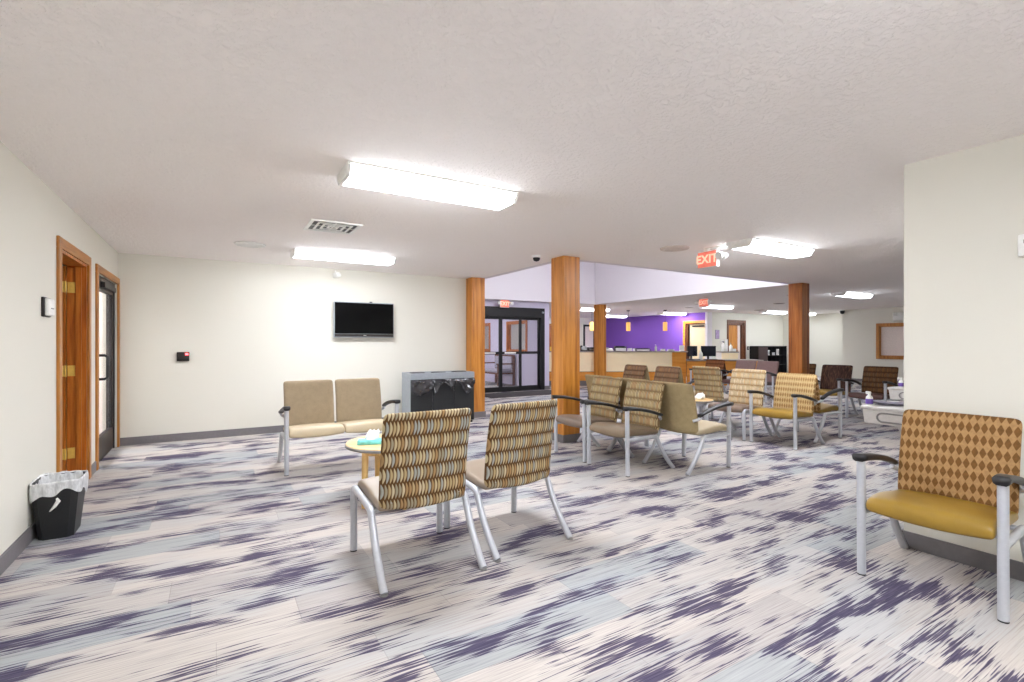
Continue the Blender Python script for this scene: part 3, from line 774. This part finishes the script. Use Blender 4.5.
ac(3.80, 4.48, 'w', 'olive-tan patterned armchair with brown-grey seat, in front of the big oak column', 'waveolive', 'v_brown')
ac(4.31, 3.56, 'E', 'armchair facing away with plain tan back and cream seat, nearest the viewer in its row', 'tanplain', 'v_cream')
ac(4.37, 4.18, 'E', 'armchair with plain tan back showing only in the gap between two patterned backs', 'tanplain', 'v_cream')
ac(4.40, 4.80, 'E', 'plain tan-backed armchair facing away, mostly hidden, just right of the big oak column', 'tanplain', 'v_cream')
ac(6.375, 3.66, 'W', 'armchair with straw-coloured pattern and mustard seat in the second double row', 'diamondlight', 'v_mustard')
ac(7.02, 3.765, 'E', 'mustard-seated armchair facing away behind the straw-patterned one', 'diamond', 'v_mustard')
ac(6.50, 5.93, 'W', 'brown patterned armchair in front of the reception desk, right one of a pair', 'wavebrown', 'v_brown')
ac(6.50, 6.70, 'W', 'brown patterned armchair in front of the reception desk, left one of a pair', 'wavebrown', 'v_brown')
ac(7.08, 6.03, 'E', 'tan-backed armchair facing away behind the right brown patterned armchair', 'tanplain', 'v_cream')
ac(7.08, 6.80, 'E', 'tan-backed armchair facing away behind the left brown patterned armchair', 'tanplain', 'v_cream')
ac(9.72, 4.06, 'W', 'dark brown patterned armchair with plum seat beside the far grey table', 'waveumber', 'v_plum')
ac(9.72, 4.76, 'W', 'very dark brown streaked armchair right of the right oak column', 'plum', 'v_mustard')
ac(9.92, 5.50, 'W', 'dark brown armchair almost hidden behind the right oak column', 'waveumber', 'v_plum')
ac(10.30, 7.80, 'W', 'rust-brown patterned armchair left of the mauve two-seater', 'waverust', 'v_plum')
ac(10.89, 7.92, 'E', 'dark armchair facing away behind the rust-brown patterned armchair', 'plum', 'v_plum')
# two-seaters
def make_settee(label, loc, rz, b, s, group):
    o = thing('two_seat_settee', label, 'settee', loc, rz, group)
    for cx in (-.266, .266):
        m = cushion_mesh(.267, -.345, .145, lambda y, x: seat_z(y, x*.94)); m.v = [(x+cx, y, z) for x, y, z in m.v]
        m.build('seat', F[s], o, sub=2)
        back_mesh(.258, .40, .89, ymid, .062, cx).build('backrest', F[b], o, sub=2)
    for sd in (-1, 1): side_frame(o, sd, sd*.552, 1)
    MB().tube([(-.552, -.2, .362), (.552, -.2, .362)], .014, 8).tube([(-.552, .03, .356), (.552, .03, .356)], .014, 8).build('seat_frame', W['silver'], o)
    return o
L0 = make_settee('taupe two-seat settee with cream seats under the television', (1.165, 5.61, 0), 0, 'taupe', 'v_cream', 'two-seat settees')
dup(L0, (10.55, 6.88, 0), -PI/2, 'mauve two-seat settee left of the right oak column', 'two-seat settees', mt('mauve', 'v_plum'))

# ------------------------------------------------------------------ tables and things on them
def round_table(label, x, y, r, h, legmat, topmat):
    o = thing('round_side_table', label, 'table', (x, y, 0), -math.radians(34), 'round side tables')
    MB().lathe([(r-.012, h-.032), (r, h-.026), (r, h-.006), (r-.006, h)], seg=48).build('tabletop', topmat, o)
    MB().lathe([(r+.001, h-.027), (r+.004, h-.024), (r+.004, h-.008), (r+.001, h-.005)], seg=48).build('edge_band', W['greyline'], o)
    m = MB(); a = r*.44
    m.box(-a, a, -a-.01, -a+.01, h-.09, h-.032).box(-a, a, a-.01, a+.01, h-.09, h-.032).box(-a-.01, -a+.01, -a, a, h-.09, h-.032).box(a-.01, a+.01, -a, a, h-.09, h-.032)
    m.build('apron', legmat, o)
    for sx in (-1, 1):
        for sy in (-1, 1):
            MB().tube([(sx*a*1.05, sy*a*1.05, 0), (sx*a, sy*a, h-.033)], [.02, .028], 12).build('leg', legmat, o)
    return o
round_table('round maple side table with a turquoise tissue box', 1.24, 3.98, .35, .50, W['maplez'], W['maple'])
round_table('small round table with crumpled tissues between the rows of armchairs', 6.17, 4.93, .26, .46, W['silver'], W['maple'])
def tissue(name, label, x, y, z, rz, mat, big=1.0):
    o = thing(name, label, 'tissue box', (x, y, z), rz)
    MB().rbox(-.12*big, .12*big, -.06*big, .06*big, 0, .042*big, .004).build('box', mat, o)
    MB().lathe([(.045*big, .042*big), (.045*big, .044*big)], seg=20).build('opening', W['paper'], o)
    vs = []; n = 9
    for j in range(5):
        for i in range(n):
            a = (i/(n-1)-.5); z_ = .04*big + .085*big*j/4
            vs.append((a*.13*big*(1-.25*j/4) + .03*big*j/4, .018*big*math.sin(i*1.7 + j) + .01*big*j/4, z_ + .012*big*math.sin(i*2.1)*(j/4)))
    fs = [(j*n+i, j*n+i+1, (j+1)*n+i+1, (j+1)*n+i) for j in range(4) for i in range(n-1)]
    t = MB().add(vs, fs, True).build('tissue', W['paper'], o)
    md = t.modifiers.new('thick', 'SOLIDIFY'); md.thickness = .004
    return o
tissue('tissue_box', 'flat turquoise tissue box with a white tissue on the maple table', 1.075, 3.95, .5, math.radians(-20), W['teal'], .85)
tissue('tissue_box', 'white tissue box with crumpled tissues on the small far table', 6.14, 4.98, .46, math.radians(60), W['paper'], 1.0)
for k, (dx, dy, s_) in enumerate(((.10, -.14, .05), (.0, -.17, .045), (.17, -.04, .042))):
    bm = bmesh.new(); bmesh.ops.create_icosphere(bm, subdivisions=3, radius=s_)
    for p in bm.verts: p.co *= 1 + .22*math.sin(p.co.x*170+k)*math.cos(p.co.y*150)*math.sin(p.co.z*140+1)
    me = bpy.data.meshes.new('crumpled_tissue'); bm.to_mesh(me); bm.free(); me.materials.append(W['paper'])
    for p in me.polygons: p.use_smooth = True
    q = bpy.data.objects.new('crumpled_tissue', me); COL.objects.link(q); q.location = (6.12+dx, 4.99+dy, .46 + s_*.93)
    tag(q, 'crumpled white tissue lying on the small round table of the armchair rows', 'tissue', 'crumpled tissues on the small table')

def moulded_table(label, x, y, rz):
    o = thing('moulded_table', label, 'table', (x, y, 0), rz, 'grey moulded pedestal tables')
    h, a, b = .72, .34, .42
    MB().rbox(-a, a, -b, b, h-.035, h, .014, 3).build('tabletop', W['greyplastic'], o)
    m = MB(); m.add([(sx*(a-.012-q), sy*(b-.012-q), z) for z, q in ((h-.165, .012), (h-.035, 0)) for sx, sy in ((-1, -1), (1, -1), (1, 1), (-1, 1))],
        [(3, 2, 1, 0), (4, 5, 6, 7)] + [(i, (i+1) % 4, 4+(i+1) % 4, 4+i) for i in range(4)])
    m.build('skirt', W['greyplastic'], o, bevel=.012)
    # stadium-shaped grip recess on the two long sides
    for sx in (-1, 1):
        pts = []
        for k in range(25):
            t = 2*PI*k/24; cx = .1 if math.cos(t) > 0 else -.1
            pts.append((sx*(a-.014), .14 + cx + .045*math.cos(t), h-.10 + .04*math.sin(t)))
        MB().tube(pts, .008, 6, False).build('grip_rim', W['greyline'], o)
    m = MB(); prof = [(.21, h-.17), (.18, .46), (.11, .22), (.11, .06), (.18, .02), (.19, 0)]
    vs = []; n = 4
    for (r, z) in prof:
        for sx, sy in ((-1, -1), (1, -1), (1, 1), (-1, 1)): vs.append((sx*r*.72, sy*r, z))
    fs = [(i*4+k, i*4+(k+1) % 4, (i+1)*4+(k+1) % 4, (i+1)*4+k) for i in range(len(prof)-1) for k in range(4)] + [(0, 1, 2, 3), tuple(range(len(vs)-4, len(vs)))]
    m.add(vs, fs); m.build('pedestal', W['greyplastic'], o, bevel=.02)
    return o
moulded_table('light grey moulded pedestal table behind the near mustard armchair', 5.53, 1.87, 0)
moulded_table('farther light grey moulded pedestal table by the dark brown armchair', 7.95, 2.62, 0)
def spray(label, x, y, z, rz, s=.72):
    o = thing('spray_bottle', label, 'bottle', (x, y, z), rz, 'cleaning bottles on the grey tables')
    o.scale = (s, s, s)
    MB().lathe([(.036, 0), (.040, .006), (.040, .08), (.036, .105), (.018, .125), (.016, .14)], seg=20).build('body', W['whiteplastic'], o)
    MB().lathe([(.0405, .015), (.0412, .018), (.0412, .078), (.0405, .08)], seg=20).build('bottle_label', W['violetlabel'], o)
    MB().rbox(-.02, .055, -.016, .016, .138, .175, .008).build('spray_head', W['whiteplastic'], o)
    MB().tube([(.03, 0, .14), (.04, 0, .115), (.03, 0, .1)], .006, 6).build('trigger', W['violetlabel'], o)
spray('white and violet spray bottle on the nearer grey moulded table', 5.27, 2.245, .72, 1.0)
spray('white and violet spray bottle on the farther grey moulded table', 7.74, 2.93, .72, 2.0)
o = MB()
for k in range(2):
    o.add([(x, y + .004, .012*k + .004 + (.012 if abs(x) > .05 else 0)) for x, y in ((-.14, -.1), (0, -.1), (.14, -.1), (-.14, .1), (0, .1), (.14, .1))] +
          [(x, y + .004, .012*k + (.01 if abs(x) > .05 else 0)) for x, y in ((-.14, -.1), (0, -.1), (.14, -.1), (-.14, .1), (0, .1), (.14, .1))],
          [(0, 1, 4, 3), (1, 2, 5, 4), (6, 9, 10, 7), (7, 10, 11, 8), (0, 6, 7, 1), (1, 7, 8, 2), (3, 4, 10, 9), (4, 5, 11, 10), (0, 3, 9, 6), (2, 8, 11, 5)])
o = o.build('open_magazine', plain('dark_print', (92, 88, 104), .4, 0, .4, 20)); o.location = (5.42, 2.12, .722); o.rotation_euler = (0, 0, -.9)
tag(o, 'dark open magazine on the nearer grey moulded table', 'magazine')

# ------------------------------------------------------------------ bins
o = thing('bin_cabinet', 'wide grey-framed bin cabinet with black bag folds beside the back column', 'bin', (3.14, 7.52, 0))
hw, hd, ht = .545, .215, .83
m = MB()
m.box(-hw, hw, -hd, -hd+.03, ht-.1, ht).box(-hw, hw, hd-.03, hd, ht-.1, ht).box(-hw, -hw+.03, -hd+.03, hd-.03, ht-.1, ht).box(hw-.03, hw, -hd+.03, hd-.03, ht-.1, ht)
m.build('top_rim', W['greyframe'], o, bevel=.006)
for sx in (-1, 1): MB().box(min(sx*hw, sx*(hw-.03)), max(sx*hw, sx*(hw-.03)), -hd+.03, hd, .03, ht-.1).build('side_panel', W['greyframe'], o, bevel=.004)
for k in range(3):
    x0 = -hw + k*2*hw/3; x1 = x0 + 2*hw/3
    MB().rbox(x0+.003, x1-.003, -hd+.008, -hd+.029, .04, ht-.1, .004).build('front_panel', W['binface'], o)
    # bag folds hanging out below the rim
    n, r = 14, 7; vs = []
    for j in range(r):
        for i in range(n):
            u = i/(n-1); vv = j/(r-1)
            drop = (.16 + .09*math.sin(u*PI*(1.2+.4*k) + k*2.0))
            y = -hd - .002 - .026*abs(math.sin(u*5 + vv*3.2 + k)) * vv - .02*abs(math.sin(u*7.5 - vv*4 + k*1.3))*min(1, vv*3)
            vs.append((x0 + (x1-x0)*u, y, ht-.102 - drop*vv - .012*math.sin(u*9+k)*vv))
    t = MB().add(vs, [(j*n+i, j*n+i+1, (j+1)*n+i+1, (j+1)*n+i) for j in range(r-1) for i in range(n-1)], True).build('bag_fold', W['bag'], o)
    md = t.modifiers.new('thick', 'SOLIDIFY'); md.thickness = .003
    MB().lathe([(.1, ht-.05), (.125, ht-.03), (.125, ht-.004), (.11, ht+.004)], ((x0+x1)/2, 0), 28).build('lid_ring', W['bin'], o)
MB().box(-hw+.03, hw-.03, -hd+.03, hd-.03, ht-.06, ht-.03).build('top_panel', W['black'], o)
for sx in (-1, 1):
    for sy in (-1, 1): MB().lathe([(.022, 0), (.022, .03)], (sx*(hw-.04), sy*(hd-.04)), 12).build('foot', W['black'], o)

o = thing('waste_basket', 'black waste basket with clear plastic liner against the left wall', 'bin', (-.90, 4.505, 0))
def rr(a, b, c, z):       # chamfered rectangle ring
    return [(a-c, -b, z), (a, -b+c, z), (a, b-c, z), (a-c, b, z), (-a+c, b, z), (-a, b-c, z), (-a, -b+c, z), (-a+c, -b, z)]
rings = [rr(.09, .125, .03, 0), rr(.126, .165, .035, .375), rr(.120, .159, .035, .375), rr(.085, .12, .03, .012)]
vs = [p for r in rings for p in r]
fs = [(i*8+k, i*8+(k+1) % 8, (i+1)*8+(k+1) % 8, (i+1)*8+k) for i in range(3) for k in range(8)] + [tuple(range(8)), tuple(range(24, 32))]
MB().add(vs, fs).build('bin_body', W['bin'], o)
vs = []; n = 40
prof = [(-.012, .15, .0), (-.010, .30, .2), (-.006, .377, .25), (.004, .388, .3), (.010, .375, .4), (.012, .325, .8), (.013, .29, 1.0)]
for j, (off, z, am) in enumerate(prof):
    for k in range(n):
        t = 2*PI*k/n; cs, sn = math.cos(t), math.sin(t)
        q = (abs(cs)**6 + abs(sn)**6)**(-1/6)
        a, b = .086 + .042*min(1, z/.35), .121 + .044*min(1, z/.35)
        wob = .006*am*math.sin(k*2.3 + j) + .004*am*math.sin(k*4.1)
        vs.append((cs*q*.985*(a+off+wob), sn*q*.985*(b+off+wob), z - (.03*am*math.sin(t*2+.6) + .02*am*math.sin(k*1.1) if j > 3 else 0) + (.006*math.sin(k*1.9) if j == 3 else 0)))
t = MB().add(vs, [(j*n+k, j*n+(k+1) % n, (j+1)*n+(k+1) % n, (j+1)*n+k) for j in range(len(prof)-1) for k in range(n)], True).build('bin_liner', W['liner'], o, sub=1)
MB().tube([(.02, -.180, .28), (.03, -.19, .265), (.01, -.186, .23), (-.015, -.18, .2)], [.006, .012, .010, .003], 8).build('liner_knot', W['whiteplastic'], o)

# ------------------------------------------------------------------ reception desk (runs parallel to the line of sight's normal)
TH = math.radians(31.1)
R0 = thing('reception_desk', 'long cream and honey-oak reception desk with a grey top', 'desk', (8.2, 12.57, 0), -TH)     # local x runs along the desk, -y is the front
LD = 4.74
MB().rbox(-.04, LD+.05, -.05, .42, 1.02, 1.055, .006).build('countertop', W['greytop'], R0)
MB().box(-.02, LD-.42, -.0, .03, .435, 1.02).build('front_panel', W['cream'], R0)
MB().box(-.02, LD-.42, -.012, .03, .16, .42).build('base_panel', W['honey'], R0)
MB().box(-.02, LD-.42, -.004, .03, .42, .435).build('reveal_strip', W['walnut'], R0)
MB().box(LD-.42, LD, -.015, .4, .02, 1.02).build('end_panel', W['honey'], R0)
MB().box(-.02, LD-.42, .04, .4, 0, .16).build('toe_kick', W['base'], R0)
MB().box(-.02, LD-.42, .03, .38, .16, 1.02).build('carcass', W['honey'], R0)
R1 = thing('low_desk', 'lower honey-oak desk section with monitors at the end of the reception desk', 'desk', (8.2, 12.57, 0), -TH)
MB().rbox(LD+.0, LD+2.3, -.12, .65, .755, .79, .006).build('countertop', W['greytop'], R1)
MB().box(LD+.01, LD+2.25, -.06, -.03, .02, .755).build('front_panel', W['honey'], R1)
MB().box(LD+2.22, LD+2.25, -.03, .6, .02, .755).build('end_panel', W['honey'], R1)
DM = Matrix.Translation((8.2, 12.57, 0)) @ Matrix.Rotation(-TH, 4, 'Z')
def dk(name, label, cat, lx, ly, z, rz=0, grp=None):
    p = DM @ Vector((lx, ly, z)); return thing(name, label, cat, p, -TH+rz, grp)
def lx_of(px): return None
def monitor(label, lx, ly, rz):
    o = dk('monitor', label, 'monitor', lx, ly, .79, rz, 'monitors on the low desk')
    MB().rbox(-.22, .22, -.02, .02, .10, .42, .006).build('bezel', W['black'], o)
    MB().box(-.208, .208, -.023, -.019, .115, .41).build('screen', W['screen2'], o)
    MB().box(-.03, .03, .02, .05, .02, .25).build('stand', W['black'], o)
    MB().rbox(-.12, .12, -.05, .12, 0, .018, .005).build('monitor_base', W['black'], o)
monitor('black computer monitor on the low desk, next to the high counter', 5.04, .3, .55)
monitor('black computer monitor on the low desk, farther from the high counter', 5.52, .25, -.15)
def item(kind, label, cat, lx, z, mat, size, ly=.12, rz=0, grp=None):
    o = dk(kind, label, cat, lx, ly, z, rz, grp)
    return o
def bottle(label, lx, ly, z, s=1.0, mat='whiteplastic'):
    o = dk('pump_bottle', label, 'bottle', lx, ly, z)
    MB().lathe([(.03*s, 0), (.034*s, .005), (.034*s, .12*s), (.014*s, .15*s), (.012*s, .165*s)], seg=16).build('body', W[mat], o)
    MB().tube([(0, 0, .16*s), (0, 0, .19*s), (-.03*s, 0, .19*s)], .007*s, 6).build('pump', W['whiteplastic'], o)
bottle('white pump bottle standing on the high counter before the violet wall', 3.86, .1, 1.055, 1.0)
bottle('white pump bottle between the two monitors', 5.24, .12, .79, 1.6)
def tray(label, lx, ly, w_, d_, h_, mat='black'):
    o = dk('letter_tray', label, 'tray', lx, ly, 1.055)
    m = MB().box(-w_/2, w_/2, -d_/2, d_/2, 0, .006).box(-w_/2, -w_/2+.006, -d_/2, d_/2, .006, h_).box(w_/2-.006, w_/2, -d_/2, d_/2, .006, h_).box(-w_/2+.006, w_/2-.006, d_/2-.006, d_/2, .006, h_)
    m.build('tray_body', W[mat], o)
    MB().box(-w_/2+.015, w_/2-.015, -d_/2+.01, d_/2-.015, .006, h_*.6).build('papers', W['paper'], o)
tray('black letter tray on the high counter left of the small white boxes', 2.78, .15, .34, .26, .15)
tray('long low black tray on the high counter left of the pump bottle', 3.46, .15, .42, .24, .085)
def sbox(label, lx, ly, a, b, h_, mat='paper', name='small_box'):
    o = dk(name, label, 'box', lx, ly, 1.055)
    MB().rbox(-a, a, -b, b, 0, h_, .004).build('carton', W[mat], o)
    MB().box(-a*.7, a*.7, -b*.25, b*.25, h_, h_+.003).build('slot', W['greyline'], o)
sbox('larger small white box on the counter between two black trays', 3.06, .1, .06, .05, .085)
sbox('smaller white box beside the larger one between two black trays', 3.18, .06, .03, .04, .075)
sbox('white box on the counter right of the pump bottle', 4.08, .12, .06, .05, .06)
sbox('low white box on the counter before the violet door', 4.32, .12, .09, .05, .05)
sbox('tall white box at the right end of the high counter', 4.66, .12, .06, .06, .17)
o = dk('desk_phone', 'pale desk phone on the counter right of the slim oak column', 'phone', 2.46, .15, 1.055)
m = MB(); m.add([(x, y, z) for x in (-.1, .1) for y, z in ((-.09, 0), (-.09, .025), (.09, .09), (.09, 0))], [(0, 1, 2, 3), (7, 6, 5, 4), (0, 4, 5, 1), (1, 5, 6, 2), (2, 6, 7, 3), (3, 7, 4, 0)])
m.build('phone_body', W['whiteplastic'], o, bevel=.006); MB().rbox(-.09, -.04, -.08, .09, .075, .11, .012).build('handset', W['greyframe'], o)
o = dk('desk_phone', 'dark desk phone on the counter left of the slim oak column', 'phone', 1.66, .15, 1.055)
m = MB(); m.add([(x, y, z) for x in (-.1, .1) for y, z in ((-.09, 0), (-.09, .03), (.09, .15), (.09, 0))], [(0, 1, 2, 3), (7, 6, 5, 4), (0, 4, 5, 1), (1, 5, 6, 2), (2, 6, 7, 3), (3, 7, 4, 0)])
m.build('phone_body', W['dkmetal'], o, bevel=.006); MB().rbox(-.09, -.04, -.08, .09, .12, .17, .012).build('handset', W['black'], o)
o = dk('printer', 'black office machine on the counter beside the slim oak column', 'printer', 1.95, .22, 1.055)
MB().rbox(-.16, .16, -.13, .13, 0, .12, .015).build('housing', W['black'], o); MB().box(-.12, .12, -.132, -.128, .03, .05).build('paper_slot', W['greyline'], o)
o = dk('sticky_note_cube', 'yellow note block at the left end of the counter by the entrance wall', 'note block', .68, .12, 1.055)
MB().rbox(-.05, .05, -.05, .05, 0, .13, .004).build('pad', W['yellow'], o)
for k, (lx, lb) in enumerate(((4.98, 'black keyboard on the low desk before the left monitor'), (5.5, 'black keyboard on the low desk before the right monitor'))):
    o = dk('keyboard', lb, 'keyboard', lx, .02, .79, 0, 'keyboards on the low desk')
    MB().rbox(-.18, .18, -.07, .07, 0, .02, .004).build('key_tray', W['black'], o); MB().box(-.17, .17, -.06, .06, .02, .026).build('keys', W['greyframe'], o)

# white side counter with bottles and cups
o = thing('white_counter', 'white side counter with a grey top in front of the brown-framed far door', 'counter', (14.55, 10.25, 0), -TH)
MB().rbox(-.30, .30, -.03, .45, .985, 1.02, .006).build('countertop', W['greytop'], o)
MB().box(-.28, .28, 0, .43, .0, .985).build('carcass', W['whiteplastic'], o)
MB().box(-.27, -.005, -.012, 0, .08, .97).build('door', W['cream'], o); MB().box(.005, .27, -.012, 0, .08, .97).build('door', W['cream'], o)
CM = Matrix.Translation((14.55, 10.25, 0)) @ Matrix.Rotation(-TH, 4, 'Z')
for lx, s, lb in ((-.16, 1.6, 'white pump bottle on the white side counter, left of the cup stack'), (.08, 1.3, 'shorter white pump bottle on the white side counter, right of the cup stack')):
    q = thing('pump_bottle', lb, 'bottle', CM @ Vector((lx, .1, 1.02)), 0)
    MB().lathe([(.04*s, 0), (.045*s, .005), (.045*s, .13*s), (.018*s, .16*s), (.015*s, .18*s)], seg=16).build('body', W['whiteplastic'], q)
    MB().tube([(0, 0, .175*s), (0, 0, .21*s), (-.04*s, 0, .21*s)], .008*s, 6).build('pump', W['greyframe'], q)
q = thing('cup_stack', 'tall stack of white paper cups on the white side counter', 'cups', CM @ Vector((-.04, .14, 1.02)))
pr = []
for k in range(9): pr += [(.034, .045*k), (.042, .045*k+.04), (.044, .045*k+.044)]
MB().lathe(pr, seg=18).build('cups', W['paper'], q)
q = thing('small_box', 'small white carton at the right end of the white side counter', 'box', CM @ Vector((.2, .12, 1.02)), -TH)
MB().rbox(-.05, .05, -.05, .05, 0, .09, .004).build('carton', W['paper'], q); MB().box(-.03, .03, -.01, .01, .09, .093).build('slot', W['greyline'], q)

# pigeonhole unit
o = thing('pigeonhole_unit', 'low black pigeonhole unit with a brown door against the far wall', 'shelf', (19.05, 11.68, 0))
a, b, h_ = .97, .18, 1.18
MB().box(-a, a, -b, b, h_-.03, h_).build('top_board', W['black'], o)
MB().box(-a, a, b-.01, b, .02, h_-.03).build('back_board', W['black'], o)
for x in (-a, a-.03): MB().box(x, x+.03, -b, b-.01, 0, h_-.03).build('side_board', W['black'], o)
dd = MB().box(-a+.03, -a+.62, -b-.01, -b+.012, .04, h_-.04).build('door', W['brownbox'], o)
MB().tube([(-a+.56, -b-.012, .6), (-a+.56, -b-.03, .6)], .014, 8).build('knob', W['chrome'], dd)
for k in range(5):
    x = -a+.63 + k*(2*a-.66)/4.6 if k < 5 else 0
    MB().box(x, x+.015, -b, b-.01, .03, h_-.03).build('divider', W['black'], o)
for z in (.03, .42, .8): MB().box(-a+.645, a-.03, -b, b-.01, z, z+.015).build('shelf_board', W['black'], o)
for k, (x, z, w_, hh, lb) in enumerate(((.12, .815, .16, .1, 'pale leaflet pile in the black pigeonhole unit, middle compartment'), (.44, .815, .1, .24, 'upright pale folder in the black pigeonhole unit, right compartment'), (-.24, .815, .1, .2, 'small pale folder in the black pigeonhole unit, next to its brown door'))):
    q = thing('leaflet_pile', lb, 'leaflets', (19.1+x, 11.64, z))
    MB().rbox(-w_/2, w_/2, -.1, .1, 0, hh, .004).build('leaflets', W['paper'], q)
    MB().box(-w_/2+.01, w_/2-.01, -.103, -.099, hh*.2, hh*.8).build('cover', W['greyframe'], q)

# entrance mat, vestibule bench
o = MB().rbox(5.6, 7.9, 10.2, 11.15, 0, .012, .004).build('entrance_mat', W['mat']); tag(o, 'dark charcoal door mat inside the sliding entrance doors', 'mat')
o = thing('wooden_bench', 'wooden armchair bench with grey cushions in the vestibule behind the glass doors', 'bench', (7.66, 13.6, 0), -PI/2)
for sx in (-1, 1):
    MB().box(sx*.56-.03, sx*.56+.03, -.3, -.24, 0, .64).build('leg', W['walnut'], o); MB().box(sx*.56-.03, sx*.56+.03, .24, .3, 0, .92).build('leg', W['walnut'], o)
    MB().rbox(sx*.56-.04, sx*.56+.04, -.34, .26, .64, .68, .008).build('armrest', W['walnut'], o)
MB().box(-.56, .56, -.28, .28, .34, .39).build('seat_frame', W['walnut'], o)
MB().rbox(-.52, .52, -.29, .24, .39, .48, .03, 3).build('seat', W['benchcloth'], o)
MB().rbox(-.52, .52, .2, .27, .5, .88, .02, 3).build('backrest', W['benchcloth'], o)
MB().box(-.56, .56, .24, .29, .88, .93).build('top_rail', W['walnut'], o)

# ------------------------------------------------------------------ light, camera, colour
w = bpy.data.worlds.new('overcast_sky'); S.world = w; w.use_nodes = True
bg = w.node_tree.nodes['Background']; bg.inputs[0].default_value = (.94, .92, 1.0, 1); bg.inputs[1].default_value = 1.5
pl = bpy.data.lights.new('skylight_portal', 'AREA'); pl.shape = 'RECTANGLE'; pl.size = KX1-KX0; pl.size_y = KY1-KY0; pl.cycles.is_portal = True
po = bpy.data.objects.new('skylight_portal', pl); COL.objects.link(po); po.location = ((KX0+KX1)/2, (KY0+KY1)/2, ZT+.2)

FPX = 495.0
cd = bpy.data.cameras.new('camera'); cam = bpy.data.objects.new('camera', cd); COL.objects.link(cam)
cam.location = (0, 0, 1.30); cam.rotation_euler = (PI/2, 0, -TH)
cd.sensor_width = 36.0; cd.lens = FPX/1024*36.0; cd.shift_y = 2.0/1024; cd.clip_start = .05
S.camera = cam
S.view_settings.view_transform = 'Standard'; S.view_settings.look = 'None'; S.view_settings.gamma = 1.0; S.view_settings.use_curve_mapping = False
S.view_settings.exposure = 1.40
S.cycles.max_bounces = 10; S.cycles.diffuse_bounces = 6; S.cycles.transparent_max_bounces = 12
S.cycles.use_denoising = True; S.cycles.sample_clamp_indirect = 8.0; S.cycles.sample_clamp_direct = 4.0
S.cycles.caustics_reflective = False; S.cycles.caustics_refractive = False
